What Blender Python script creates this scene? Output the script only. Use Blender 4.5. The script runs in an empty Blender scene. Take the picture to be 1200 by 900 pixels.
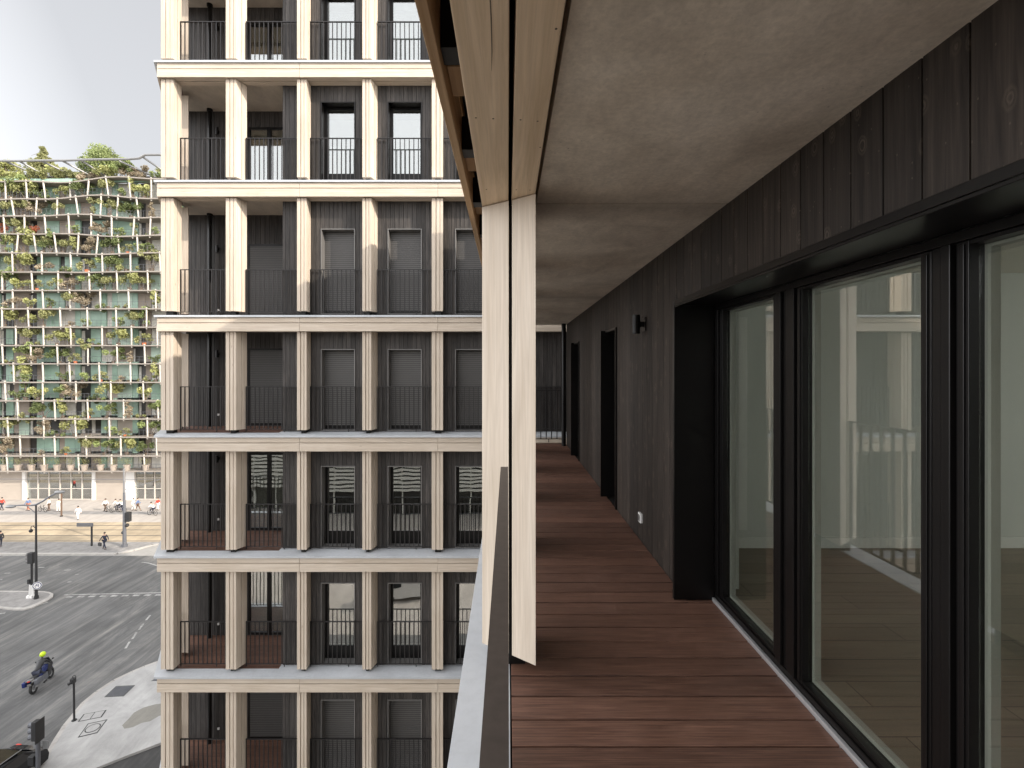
import bpy, bmesh, math, random
from mathutils import Vector, Matrix, Euler
random.seed(7)
R = math.radians
S = bpy.context.scene
COL = S.collection
F = 570.0; VX = 595.0; VY = 432.0; GZ = -19.2      # measured focal length (px of 1200), vanishing point, street level
W0 = {}                                            # world origin of every built object

def gp(x, y, z=GZ):
    """photo pixel -> point on the horizontal plane z"""
    Y = F * (-z) / (y - VY)
    return Vector(((x - VX) * Y / F, Y, z))
def XP(x, Y): return (x - VX) * Y / F

WEST = 2.9  # added brightness of the unseen western sky, lights the balcony
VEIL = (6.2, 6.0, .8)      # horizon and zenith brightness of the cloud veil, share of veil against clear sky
# ------------------------------------------------------------------ materials
def new_mat(name):
    m = bpy.data.materials.new(name); m.use_nodes = True
    nt = m.node_tree; b = nt.nodes['Principled BSDF']
    return m, nt, b
def N(nt, t, **kw):
    n = nt.nodes.new(t)
    for k, v in kw.items(): setattr(n, k, v)
    return n
def L(nt, a, b): nt.links.new(a, b)
def coords(nt, scale=(1, 1, 1), rnd=True):
    tc = N(nt, 'ShaderNodeTexCoord')
    mp = N(nt, 'ShaderNodeMapping'); mp.inputs['Scale'].default_value = scale
    if rnd:
        oi = N(nt, 'ShaderNodeObjectInfo')
        at = N(nt, 'ShaderNodeAttribute', attribute_name='rnd')
        ad = N(nt, 'ShaderNodeMath', operation='ADD'); L(nt, oi.outputs['Random'], ad.inputs[0]); L(nt, at.outputs['Fac'], ad.inputs[1])
        mu = N(nt, 'ShaderNodeMath', operation='MULTIPLY'); L(nt, ad.outputs[0], mu.inputs[0]); mu.inputs[1].default_value = 37.0
        va = N(nt, 'ShaderNodeVectorMath', operation='ADD'); L(nt, tc.outputs['Object'], va.inputs[0]); L(nt, mu.outputs[0], va.inputs[1])
        L(nt, va.outputs[0], mp.inputs['Vector'])
    else:
        L(nt, tc.outputs['Object'], mp.inputs['Vector'])
    return mp.outputs['Vector']
def noise(nt, vec, scale, detail=4, rough=.55, dist=0):
    n = N(nt, 'ShaderNodeTexNoise'); L(nt, vec, n.inputs['Vector'])
    n.inputs['Scale'].default_value = scale; n.inputs['Detail'].default_value = detail
    n.inputs['Roughness'].default_value = rough; n.inputs['Distortion'].default_value = dist
    return n.outputs['Fac']
def ramp(nt, fac, stops):
    r = N(nt, 'ShaderNodeValToRGB'); L(nt, fac, r.inputs['Fac'])
    els = r.color_ramp.elements
    while len(els) < len(stops): els.new(.5)
    for e, (p, c) in zip(els, stops):
        e.position = p; e.color = (*c, 1) if len(c) == 3 else c
    return r.outputs['Color']
def g(v): return (v, v, v)
def mixc(nt, fac, a, b, mode='MIX'):
    m = N(nt, 'ShaderNodeMix', data_type='RGBA', blend_type=mode)
    for s, v in ((m.inputs['Factor'], fac), (m.inputs['A'], a), (m.inputs['B'], b)):
        if hasattr(v, 'links') or hasattr(v, 'is_linked'): L(nt, v, s)
        elif isinstance(v, (int, float)): s.default_value = v
        else: s.default_value = (*v, 1)
    return m.outputs['Result']
def mapr(nt, v, a, b, c, d):
    m = N(nt, 'ShaderNodeMapRange'); L(nt, v, m.inputs['Value'])
    for i, x in zip(('From Min', 'From Max', 'To Min', 'To Max'), (a, b, c, d)): m.inputs[i].default_value = x
    return m.outputs['Result']
def bump(nt, b, h, strength=.3, dist=.01):
    n = N(nt, 'ShaderNodeBump'); n.inputs['Strength'].default_value = strength; n.inputs['Distance'].default_value = dist
    L(nt, h, n.inputs['Height']); L(nt, n.outputs['Normal'], b.inputs['Normal'])
def rndval(nt):
    at = N(nt, 'ShaderNodeAttribute', attribute_name='rnd'); return at.outputs['Fac']

def plain(name, c, rough=.6, metal=0, var=.12, scale=3):
    m, nt, b = new_mat(name)
    n = noise(nt, coords(nt), scale, 5)
    col = ramp(nt, n, [(.25, tuple(x * (1 - var) for x in c)), (.75, tuple(x * (1 + var) for x in c))])
    L(nt, col, b.inputs['Base Color']); b.inputs['Roughness'].default_value = rough; b.inputs['Metallic'].default_value = metal
    return m

def timber(name, axis, c1, c2, knots=.5):
    m, nt, b = new_mat(name)
    st = {'x': (.6, 14, 14), 'y': (14, .6, 14), 'z': (14, 14, .6)}[axis]
    v = coords(nt, st)
    n1 = noise(nt, v, 1.6, 6, .62, .9)
    st2 = {'x': (1.2, 60, 60), 'y': (60, 1.2, 60), 'z': (60, 60, 1.2)}[axis]
    n2 = noise(nt, coords(nt, st2), 2.4, 3, .6, .3)
    n3 = noise(nt, coords(nt), .9, 3)
    col = ramp(nt, n1, [(.28, c2), (.5, tuple((a + d) / 2 for a, d in zip(c1, c2))), (.68, c1)])
    col = mixc(nt, .5, col, ramp(nt, n2, [(.3, g(.78)), (.6, g(1.04))]), 'MULTIPLY')
    col = mixc(nt, .6, col, ramp(nt, n3, [(.3, (.9, .87, .83)), (.7, g(1.06))]), 'MULTIPLY')
    # knots
    kst = {'x': (1.1, 0, 5), 'y': (5, 1.1, 0), 'z': (4, 4, 1.1)}[axis]
    vo = N(nt, 'ShaderNodeTexVoronoi'); L(nt, coords(nt, kst), vo.inputs['Vector']); vo.inputs['Scale'].default_value = 1.15
    k = mapr(nt, vo.outputs['Distance'], .028, .06, knots, 0)
    col = mixc(nt, k, col, (.16, .085, .045))
    L(nt, col, b.inputs['Base Color']); b.inputs['Roughness'].default_value = .72
    bump(nt, b, n2, .12, .004)
    return m

def blackboards(name, base, hi, knot=.35, face='x'):
    fx, fy = (0, 1) if face == 'x' else (1, 0)
    m, nt, b = new_mat(name)
    v = coords(nt, (16, 16, .7))
    n1 = noise(nt, v, 1.5, 6, .65, 1.2)
    n2 = noise(nt, coords(nt, (70, 70, 2)), 2, 3)
    n3 = noise(nt, coords(nt), 1.3, 4)
    col = ramp(nt, n1, [(.3, base), (.55, tuple((a + c) / 2 for a, c in zip(base, hi))), (.75, hi)])
    col = mixc(nt, .55, col, ramp(nt, n2, [(.3, g(.6)), (.65, g(1.2))]), 'MULTIPLY')
    tone = mapr(nt, rndval(nt), 0, 1, .72, 1.3)
    mm = N(nt, 'ShaderNodeVectorMath', operation='SCALE'); L(nt, col, mm.inputs[0]); L(nt, tone, mm.inputs['Scale'])
    col = mixc(nt, .7, mm.outputs[0], ramp(nt, n3, [(.3, g(.78)), (.7, g(1.2))]), 'MULTIPLY')
    def flat(su, sv):
        a = N(nt, 'ShaderNodeSeparateXYZ'); L(nt, coords(nt, (su, su, sv)), a.inputs[0]); c_ = N(nt, 'ShaderNodeCombineXYZ')
        L(nt, a.outputs['Y' if face == 'x' else 'X'], c_.inputs['X']); L(nt, a.outputs['Z'], c_.inputs['Y']); return c_.outputs[0]
    vo = N(nt, 'ShaderNodeTexVoronoi', voronoi_dimensions='2D'); L(nt, flat(5, 3.2), vo.inputs['Vector']); vo.inputs['Scale'].default_value = 1.2
    dn = noise(nt, coords(nt, (9, 9, 5)), 1.2, 4, .6); da = N(nt, 'ShaderNodeMath', operation='MULTIPLY_ADD'); L(nt, dn, da.inputs[0]); da.inputs[1].default_value = .16; L(nt, vo.outputs['Distance'], da.inputs[2])
    db = N(nt, 'ShaderNodeMath', operation='SUBTRACT'); L(nt, da.outputs[0], db.inputs[0]); db.inputs[1].default_value = .075
    ring = ramp(nt, db.outputs[0], [(.03, g(0)), (.06, g(knot)), (.085, g(.04)), (.115, g(knot * .5)), (.15, g(0))])
    col = mixc(nt, ring, col, (.11, .085, .065))
    vs = N(nt, 'ShaderNodeTexVoronoi', voronoi_dimensions='2D'); L(nt, flat(20, 12), vs.inputs['Vector']); vs.inputs['Scale'].default_value = .55
    spk = mapr(nt, vs.outputs['Distance'], .012, .034, knot * .55, 0)
    col = mixc(nt, spk, col, (.2, .16, .125))
    L(nt, col, b.inputs['Base Color']); b.inputs['Roughness'].default_value = .62
    b.inputs['Specular IOR Level'].default_value = .35
    bump(nt, b, mixc(nt, .5, n1, ring), .6, .006)
    return m

def concrete():
    m, nt, b = new_mat('concrete_soffit')
    v = coords(nt, (1, 1, 1), False)
    n1 = noise(nt, v, 1.7, 7, .62, .6); n2 = noise(nt, coords(nt, (1, .45, 1), False), 6, 6, .7, .5); n3 = noise(nt, v, 38, 5, .75)
    col = ramp(nt, n1, [(.3, (.53, .455, .365)), (.5, (.66, .58, .475)), (.72, (.76, .68, .575))])
    col = mixc(nt, .8, col, ramp(nt, n2, [(.3, g(.8)), (.62, g(1.1))]), 'MULTIPLY')
    col = mixc(nt, .5, col, ramp(nt, n3, [(.36, g(.74)), (.62, g(1.12))]), 'MULTIPLY')
    # pour stains next to the formwork joints (Y = 2.92, 6.75)
    sx = N(nt, 'ShaderNodeSeparateXYZ'); L(nt, v, sx.inputs[0])
    nd = noise(nt, v, 4, 4); off = mapr(nt, nd, 0, 1, -.14, .14)
    yy = N(nt, 'ShaderNodeMath', operation='ADD'); L(nt, sx.outputs['Y'], yy.inputs[0]); L(nt, off, yy.inputs[1])
    for y0, w in ((2.98, .30), (6.8, .5), (1.2, .12)):
        d = N(nt, 'ShaderNodeMath', operation='SUBTRACT'); L(nt, yy.outputs[0], d.inputs[0]); d.inputs[1].default_value = y0
        a = N(nt, 'ShaderNodeMath', operation='ABSOLUTE'); L(nt, d.outputs[0], a.inputs[0])
        f = mapr(nt, a.outputs[0], 0, w, .45 if y0 > 2 else .1, 0)
        col = mixc(nt, f, col, (.17, .14, .11))
    # pin holes
    vo = N(nt, 'ShaderNodeTexVoronoi'); L(nt, v, vo.inputs['Vector']); vo.inputs['Scale'].default_value = 26
    dens = mapr(nt, noise(nt, v, 2.6, 2), .55, .68, 0, 1)
    hole = mapr(nt, vo.outputs['Distance'], .07, .13, .6, 0)
    hm = N(nt, 'ShaderNodeMath', operation='MULTIPLY'); L(nt, dens, hm.inputs[0]); L(nt, hole, hm.inputs[1])
    col = mixc(nt, hm.outputs[0], col, (.08, .07, .06))
    L(nt, col, b.inputs['Base Color']); b.inputs['Roughness'].default_value = .8
    bump(nt, b, n2, .18, .006)
    return m

def decking(name, bright=1.0):
    m, nt, b = new_mat(name)
    n1 = noise(nt, coords(nt, (2.2, 60, 60)), 1.6, 5, .65, .4)
    n2 = noise(nt, coords(nt, (1, 1, 1)), 5, 5, .7)
    c0 = tuple(x * bright for x in (.088, .042, .028)); c1 = tuple(x * bright for x in (.215, .110, .074))
    col = ramp(nt, n1, [(.3, c0), (.7, c1)])
    tone = mapr(nt, rndval(nt), 0, 1, .80, 1.2)
    mm = N(nt, 'ShaderNodeVectorMath', operation='SCALE'); L(nt, col, mm.inputs[0]); L(nt, tone, mm.inputs['Scale'])
    col = mixc(nt, .6, mm.outputs[0], ramp(nt, n2, [(.3, g(.85)), (.7, g(1.12))]), 'MULTIPLY')
    sx = N(nt, 'ShaderNodeSeparateXYZ'); tc = N(nt, 'ShaderNodeTexCoord'); L(nt, tc.outputs['Object'], sx.inputs[0])
    sn = N(nt, 'ShaderNodeMath', operation='MULTIPLY'); L(nt, sx.outputs['Y'], sn.inputs[0]); sn.inputs[1].default_value = 2*math.pi/.0098
    si = N(nt, 'ShaderNodeMath', operation='SINE'); L(nt, sn.outputs[0], si.inputs[0])
    gr = mapr(nt, si.outputs[0], .1, .9, 0, .5); n4 = noise(nt, coords(nt, (3, 20, 1)), 1.5, 4)
    gm = N(nt, 'ShaderNodeMath', operation='MULTIPLY'); L(nt, gr, gm.inputs[0]); L(nt, mapr(nt, n4, .35, .6, .3, 1.3), gm.inputs[1])
    col = mixc(nt, gm.outputs[0], col, (.022, .010, .008))
    L(nt, col, b.inputs['Base Color'])
    L(nt, mapr(nt, n2, .3, .7, .42, .7), b.inputs['Roughness'])
    bump(nt, b, n1, .35, .003)
    return m

def glass(name, tint=(.93, .96, .94), k=1.7, wob=0.0):
    m, nt, b = new_mat(name); nt.nodes.remove(b)
    out = nt.nodes['Material Output']
    tr = N(nt, 'ShaderNodeBsdfTransparent'); tr.inputs['Color'].default_value = (*tint, 1)
    gl = N(nt, 'ShaderNodeBsdfGlossy'); gl.inputs['Roughness'].default_value = 0.0
    lw = N(nt, 'ShaderNodeLayerWeight'); lw.inputs['Blend'].default_value = .5
    pw = N(nt, 'ShaderNodeMath', operation='POWER'); L(nt, lw.outputs['Facing'], pw.inputs[0]); pw.inputs[1].default_value = 5
    mu = N(nt, 'ShaderNodeMath', operation='MULTIPLY_ADD', use_clamp=True); L(nt, pw.outputs[0], mu.inputs[0]); mu.inputs[1].default_value = .9; mu.inputs[2].default_value = .04*k
    mx = N(nt, 'ShaderNodeMixShader'); L(nt, mu.outputs[0], mx.inputs[0]); L(nt, tr.outputs[0], mx.inputs[1]); L(nt, gl.outputs[0], mx.inputs[2])
    if wob:
        n = noise(nt, coords(nt, (1, 1, .7)), 2.2, 1)
        bp = N(nt, 'ShaderNodeBump'); bp.inputs['Strength'].default_value = 1; bp.inputs['Distance'].default_value = wob
        L(nt, n, bp.inputs['Height']); L(nt, bp.outputs[0], gl.inputs['Normal'])
    L(nt, mx.outputs[0], out.inputs['Surface'])
    return m

def asphalt(name='asphalt', base=.108, warm=1.0):
    m, nt, b = new_mat(name)
    v = coords(nt, (1, 1, 1), False)
    n1 = noise(nt, v, .25, 5); n2 = noise(nt, v, 45, 3, .7)
    st = noise(nt, coords(nt, (1.5, .09, 1), False), 1.0, 6, .7, .5)
    st2 = noise(nt, coords(nt, (4.2, .16, 1), False), 1.0, 5, .6, .9)
    col = ramp(nt, n1, [(.3, g(base * .8)), (.7, g(base * 1.25))])
    col = mixc(nt, .8, col, ramp(nt, st, [(.34, g(.72)), (.5, g(1.0)), (.7, (1.6, 1.57, 1.5))]), 'MULTIPLY')
    col = mixc(nt, .45, col, ramp(nt, st2, [(.38, g(.78)), (.62, (1.3, 1.27, 1.22))]), 'MULTIPLY')
    n5 = noise(nt, coords(nt, (.5, .12, 1), False), 1.0, 7, .75, 1.6)
    col = mixc(nt, .7, col, ramp(nt, n5, [(.35, g(.75)), (.5, g(.95)), (.68, (1.7, 1.66, 1.58))]), 'MULTIPLY')
    col = mixc(nt, .5, col, ramp(nt, n2, [(.3, g(.7)), (.7, g(1.3))]), 'MULTIPLY')
    L(nt, col, b.inputs['Base Color']); b.inputs['Roughness'].default_value = .75
    return m

def paving(name, c, stain=.25, sc=.5):
    m, nt, b = new_mat(name)
    v = coords(nt, (1, 1, 1), False)
    n1 = noise(nt, v, sc, 6, .65, .6); n2 = noise(nt, v, 30, 3, .7)
    n3 = noise(nt, coords(nt, (1.2, .35, 1), False), 1.1, 6, .7, 1.0)
    col = ramp(nt, n1, [(.3, tuple(x * (1 - stain) for x in c)), (.7, tuple(x * (1 + stain * .4) for x in c))])
    col = mixc(nt, .6, col, ramp(nt, n3, [(.35, g(.75)), (.6, g(1.06))]), 'MULTIPLY')
    col = mixc(nt, .35, col, ramp(nt, n2, [(.3, g(.75)), (.7, g(1.15))]), 'MULTIPLY')
    L(nt, col, b.inputs['Base Color']); b.inputs['Roughness'].default_value = .85
    return m

def foliage(name, c, c2):
    m, nt, b = new_mat(name)
    v = coords(nt)
    n = noise(nt, v, 2.3, 3)
    col = ramp(nt, n, [(.3, c), (.7, c2)])
    tone = mapr(nt, rndval(nt), 0, 1, .65, 1.35)
    mm = N(nt, 'ShaderNodeVectorMath', operation='SCALE'); L(nt, col, mm.inputs[0]); L(nt, tone, mm.inputs['Scale'])
    L(nt, mm.outputs[0], b.inputs['Base Color']); b.inputs['Roughness'].default_value = .6
    out = nt.nodes['Material Output']
    tl = N(nt, 'ShaderNodeBsdfTranslucent'); L(nt, mm.outputs[0], tl.inputs['Color'])
    mx = N(nt, 'ShaderNodeMixShader'); mx.inputs[0].default_value = .35
    L(nt, b.outputs[0], mx.inputs[1]); L(nt, tl.outputs[0], mx.inputs[2]); L(nt, mx.outputs[0], out.inputs['Surface'])
    return m

def parquet():
    m, nt, b = new_mat('oak_parquet')
    br = N(nt, 'ShaderNodeTexBrick'); tc = N(nt, 'ShaderNodeTexCoord')
    L(nt, tc.outputs['Object'], br.inputs['Vector'])
    br.inputs['Color1'].default_value = (.20, .155, .115, 1); br.inputs['Color2'].default_value = (.26, .205, .155, 1)
    br.inputs['Mortar'].default_value = (.06, .045, .035, 1)
    br.inputs['Scale'].default_value = 1; br.inputs['Mortar Size'].default_value = .003
    br.inputs['Brick Width'].default_value = 1.25; br.inputs['Row Height'].default_value = .19
    n = noise(nt, coords(nt, (1.5, 30, 1)), 1.5, 4)
    col = mixc(nt, .6, br.outputs['Color'], ramp(nt, n, [(.3, g(.75)), (.7, g(1.15))]), 'MULTIPLY')
    L(nt, col, b.inputs['Base Color']); b.inputs['Roughness'].default_value = .45
    return m

def zinc(name, c=(.50, .52, .545)):
    m, nt, b = new_mat(name)
    v = coords(nt)
    n1 = noise(nt, v, 1.2, 5, .6, .4); n2 = noise(nt, v, 14, 4, .7)
    col = ramp(nt, n1, [(.3, tuple(x * .88 for x in c)), (.7, tuple(x * 1.06 for x in c))])
    col = mixc(nt, .5, col, ramp(nt, n2, [(.28, g(.86)), (.55, g(1.03))]), 'MULTIPLY')
    L(nt, col, b.inputs['Base Color']); b.inputs['Roughness'].default_value = .45; b.inputs['Metallic'].default_value = .25
    return m

def barkm():
    return plain('bark', (.13, .10, .075), .9, 0, .35, 6)

M = {}
PALE = ((.60, .525, .44), (.46, .385, .305))
for ax in 'xyz': M['wood_' + ax] = timber('spruce_' + ax, ax, *PALE)
M['soff_y'] = timber('soffit_timber', 'y', (.76, .60, .43), (.56, .42, .27))
M['fasc_y'] = timber('edge_board_timber', 'y', (.48, .325, .185), (.33, .20, .10))
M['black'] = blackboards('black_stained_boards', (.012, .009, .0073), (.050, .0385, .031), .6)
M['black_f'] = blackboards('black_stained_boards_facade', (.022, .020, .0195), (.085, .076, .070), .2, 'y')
M['backing'] = plain('dark_membrane', (.008, .007, .007), .9)
M['concrete'] = concrete()
M['conc2'] = paving('slab_concrete', (.56, .49, .40), .2, 1.2)
M['deck'] = decking('reddish_deck')
M['zinc'] = zinc('pale_zinc')
M['bmetal'] = plain('black_metal', (.007, .0062, .006), .34, .3, .1)
M['bmetal'].node_tree.nodes['Principled BSDF'].inputs['Specular IOR Level'].default_value = .4
M['railm'] = plain('bronze_brown_metal', (.060, .047, .040), .5, .15, .2, 40)
M['rail2'] = plain('railing_dark_paint', (.020, .018, .018), .45, .2, .1)
M['greym'] = plain('grey_frame_metal', (.17, .165, .16), .5, .2, .08)
M['glass'] = glass('window_glass', (.87, .885, .86), 3.4)
M['glass2'] = glass('window_glass_far', (.80, .85, .83), 8.5, .0011)
M['gglass'] = glass('green_glass', (.42, .66, .54), 1.6)
M['shutter'] = plain('shutter_slats', (.060, .057, .055), .5, .1, .05)
M['shutterrib'] = plain('shutter_ribs', (.125, .12, .115), .5, .1, .05)
M['roomw'] = plain('room_paint', (.67, .68, .655), .85, 0, .02, 1)
M['roomc'] = plain('room_ceiling', (.60, .58, .52), .9, 0, .02, 1)
M['parq'] = parquet()
M['spacer'] = plain('inner_frame_edge', (.40, .40, .37), .6, 0, .03)
M['white'] = plain('white_paint', (.78, .77, .75), .6, 0, .04)
M['silv'] = plain('sill_aluminium', (.62, .62, .63), .35, .6, .04)
M['asph'] = asphalt()
M['asph2'] = asphalt('dark_asphalt', .040)
M['pave'] = paving('concrete_pavement', (.40, .395, .385))
M['pave2'] = paving('grey_setts', (.26, .25, .24), .3, 1.5)
M['plaza'] = paving('pale_plaza', (.40, .365, .33), .15, .12)
M['tram'] = paving('sandy_tram_bed', (.40, .325, .225), .35, .22)
M['kerb'] = paving('kerb_stone', (.40, .38, .355), .15, 2)
M['line'] = paving('worn_white_paint', (.36, .355, .34), .5, 3)
M['land'] = paving('far_ground', (.34, .33, .31), .3, .05)
M['beige'] = plain('beige_render', (.40, .35, .30), .85, 0, .08, .6)
M['beige2'] = plain('brown_render', (.33, .28, .235), .85, 0, .12, .6)
M['gpanel'] = plain('green_glazed_panel', (.30, .45, .36), .3, 0, .18, .7)
M['gpanel2'] = plain('pale_green_panel', (.42, .54, .45), .35, 0, .15, .7)
M['curtain'] = plain('curtain_white', (.62, .60, .55), .9, 0, .15, 2)
M['darkwin'] = plain('dark_room', (.035, .032, .028), .4, 0, .3, 1)
M['slabm'] = plain('balcony_slab', (.27, .24, .21), .8, 0, .15, .5)
M['steel'] = plain('galvanised_steel', (.24, .24, .24), .45, .4, .1)
M['dsteel'] = plain('grey_steel', (.14, .145, .16), .5, .4, .12)
M['blk'] = plain('matt_black', (.02, .02, .021), .55, 0, .15)
M['rubber'] = plain('rubber', (.018, .018, .018), .8, 0, .2)
M['bluep'] = plain('blue_paint', (.018, .03, .13), .25, .2, .1)
M['neon'] = plain('neon_yellow', (.55, .75, .02), .35, 0, .05)
M['red'] = plain('red_paint', (.6, .05, .03), .5, 0, .1)
M['orange'] = plain('terracotta', (.50, .16, .07), .8, 0, .15)
M['skin'] = plain('skin', (.52, .33, .24), .6, 0, .05)
M['navy'] = plain('navy_cloth', (.022, .026, .045), .8, 0, .15)
M['wcloth'] = plain('white_cloth', (.75, .74, .72), .85, 0, .05)
M['brown'] = plain('brown_cloth', (.12, .075, .05), .85, 0, .15)
M['bcloth'] = plain('blue_cloth', (.12, .18, .32), .85, 0, .15)
M['hair'] = plain('dark_hair', (.03, .02, .015), .6, 0, .2)
M['bark'] = barkm()
M['carp'] = plain('black_car_paint', (.012, .012, .013), .15, .3, .05)
M['dkglass'] = plain('tinted_glass', (.02, .022, .024), .05, 0, .1)
M['carroof'] = plain('panoramic_roof', (.035, .03, .022), .12, .2, .3, 5)
M['grate'] = plain('iron_cover', (.10, .10, .10), .6, .4, .25, 12)
M['damp'] = paving('damp_patch', (.225, .215, .19), .1, 3)
M['postm'] = plain('pale_posts', (.50, .46, .41), .7, 0, .12)
M['lattice'] = plain('white_louvres', (.80, .79, .72), .6, 0, .05)
m_, nt_, b_ = new_mat('added_blind_diffuser'); nt_.nodes.remove(b_)  # translucent sheet, added as a diffuse source for the room
tl_ = N(nt_, 'ShaderNodeBsdfTranslucent'); tl_.inputs['Color'].default_value = (.72, .765, .775, 1); L(nt_, tl_.outputs[0], nt_.nodes['Material Output'].inputs['Surface']); M['light_blind'] = m_
LEAF = {'yellow green': foliage('leaf_yellow_green', (.33, .35, .13), (.46, .46, .21)),
        'olive': foliage('leaf_olive', (.24, .255, .11), (.38, .375, .18)),
        'dry pinkish': foliage('leaf_dry', (.32, .26, .18), (.42, .36, .26)),
        'dark green': foliage('leaf_dark', (.12, .155, .06), (.22, .26, .10)),
        'fresh green': foliage('leaf_fresh', (.22, .275, .10), (.34, .39, .17)),
        'rusty red': foliage('leaf_rust', (.30, .09, .045), (.42, .16, .08))}

# ------------------------------------------------------------------ mesh builder
class MB:
    def __init__(s): s.v = []; s.f = []; s.m = []; s.r = []; s.mi = 0; s.rn = 0.0
    def face(s, idx): s.f.append(idx); s.m.append(s.mi); s.r.append(s.rn)
    def box(s, x0, x1, y0, y1, z0, z1, rn=None):
        if rn is not None: s.rn = rn
        if x0 > x1: x0, x1 = x1, x0
        if y0 > y1: y0, y1 = y1, y0
        if z0 > z1: z0, z1 = z1, z0
        n = len(s.v)
        s.v += [(x0,y0,z0),(x1,y0,z0),(x1,y1,z0),(x0,y1,z0),(x0,y0,z1),(x1,y0,z1),(x1,y1,z1),(x0,y1,z1)]
        for q in ((3,2,1,0),(4,5,6,7),(0,1,5,4),(1,2,6,5),(2,3,7,6),(3,0,4,7)): s.face([n+i for i in q])
        return s
    def prism(s, poly, a0, a1, axis='z'):
        """poly: 2D points; axis z -> (x,y), axis x -> (y,z), axis y -> (x,z)"""
        n = len(s.v); k = len(poly)
        ar = sum(poly[i][0]*poly[(i+1)%k][1]-poly[(i+1)%k][0]*poly[i][1] for i in range(k))
        if (ar < 0) != (axis == 'y'): poly = poly[::-1]
        for a in (a0, a1):
            for p, q in poly:
                s.v.append({'z': (p, q, a), 'x': (a, p, q), 'y': (p, a, q)}[axis])
        s.face([n+i for i in range(k)][::-1]); s.face([n+k+i for i in range(k)])
        for i in range(k):
            j = (i+1) % k; s.face([n+i, n+j, n+k+j, n+k+i])
        return s
    def sheet(s, pts, z):
        n = len(s.v); k = len(pts)
        ar = sum(pts[i][0]*pts[(i+1)%k][1]-pts[(i+1)%k][0]*pts[i][1] for i in range(k))
        if ar < 0: pts = pts[::-1]
        s.v += [(p[0], p[1], z) for p in pts]; s.face([n+i for i in range(k)]); return s
    def quad(s, a, b, c, d):
        n = len(s.v); s.v += [tuple(a), tuple(b), tuple(c), tuple(d)]; s.face([n, n+1, n+2, n+3]); return s
    def tube(s, pts, r, n=8, cap=True):
        pts = [Vector(p) for p in pts]; k = len(pts)
        rs = r if isinstance(r, (list, tuple)) else [r]*k
        base = len(s.v); up = None
        for i, p in enumerate(pts):
            t = (pts[min(i+1, k-1)] - pts[max(i-1, 0)]).normalized()
            if up is None: up = Vector((0,0,1)) if abs(t.z) < .9 else Vector((1,0,0))
            a = t.cross(up)
            if a.length < 1e-4: a = t.cross(Vector((0,1,0)))
            a.normalize(); b_ = t.cross(a).normalized(); up = -b_ if b_.dot(up) < 0 else b_
            b_ = up
            a = up.cross(t).normalized()
            for j in range(n):
                an = 2*math.pi*j/n
                s.v.append(tuple(p + (a*math.cos(an) + b_*math.sin(an))*rs[i]))
        for i in range(k-1):
            for j in range(n):
                j2 = (j+1) % n
                s.face([base+i*n+j, base+(i+1)*n+j, base+(i+1)*n+j2, base+i*n+j2])
        if cap:
            s.face([base+j for j in range(n)]); s.face([base+(k-1)*n+j for j in range(n)][::-1])
        return s
    def ball(s, c, r, nu=10, nv=6, sc=(1,1,1)):
        base = len(s.v); c = Vector(c)
        for i in range(nv+1):
            th = math.pi*i/nv
            for j in range(nu):
                ph = 2*math.pi*j/nu
                s.v.append((c.x+r*sc[0]*math.sin(th)*math.cos(ph), c.y+r*sc[1]*math.sin(th)*math.sin(ph), c.z+r*sc[2]*math.cos(th)))
        for i in range(nv):
            for j in range(nu):
                j2 = (j+1) % nu
                s.face([base+i*nu+j, base+(i+1)*nu+j, base+(i+1)*nu+j2, base+i*nu+j2])
        return s
    def torus(s, c, R1, r, axis='x', n=20, m=6):
        base = len(s.v)
        for i in range(n):
            a = 2*math.pi*i/n
            for j in range(m):
                b_ = 2*math.pi*j/m; q = R1 + r*math.cos(b_); h = r*math.sin(b_)
                p = {'x': (h, q*math.cos(a), q*math.sin(a)), 'y': (q*math.cos(a), h, q*math.sin(a)), 'z': (q*math.cos(a), q*math.sin(a), h)}[axis]
                s.v.append((c[0]+p[0], c[1]+p[1], c[2]+p[2]))
        for i in range(n):
            for j in range(m):
                s.face([base+i*m+j, base+((i+1)%n)*m+j, base+((i+1)%n)*m+(j+1)%m, base+i*m+(j+1)%m])
        return s
    def build(s, name, mats, parent=None, origin=None, bevel=0, smooth=False, **tags):
        if not isinstance(mats, (list, tuple)): mats = [mats]
        if origin is None: origin = W0[parent.name] if parent else Vector((0,0,0))
        o = Vector(origin)
        me = bpy.data.meshes.new(name)
        me.from_pydata([(v[0]-o.x, v[1]-o.y, v[2]-o.z) for v in s.v], [], s.f)
        for m in mats: me.materials.append(m)
        me.polygons.foreach_set('material_index', s.m)
        if smooth: me.polygons.foreach_set('use_smooth', [True]*len(s.f))
        at = me.attributes.new('rnd', 'FLOAT', 'FACE'); at.data.foreach_set('value', s.r)
        me.update()
        ob = bpy.data.objects.new(name, me); COL.objects.link(ob)
        if parent:
            ob.parent = parent; ob.location = o - W0[parent.name]
        else: ob.location = o
        W0[ob.name] = o.copy()
        if bevel:
            b = ob.modifiers.new('bevel', 'BEVEL'); b.width = bevel; b.segments = 2; b.limit_method = 'ANGLE'; b.angle_limit = R(40)
        for k, v in tags.items(): ob[k] = v
        return ob

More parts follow.
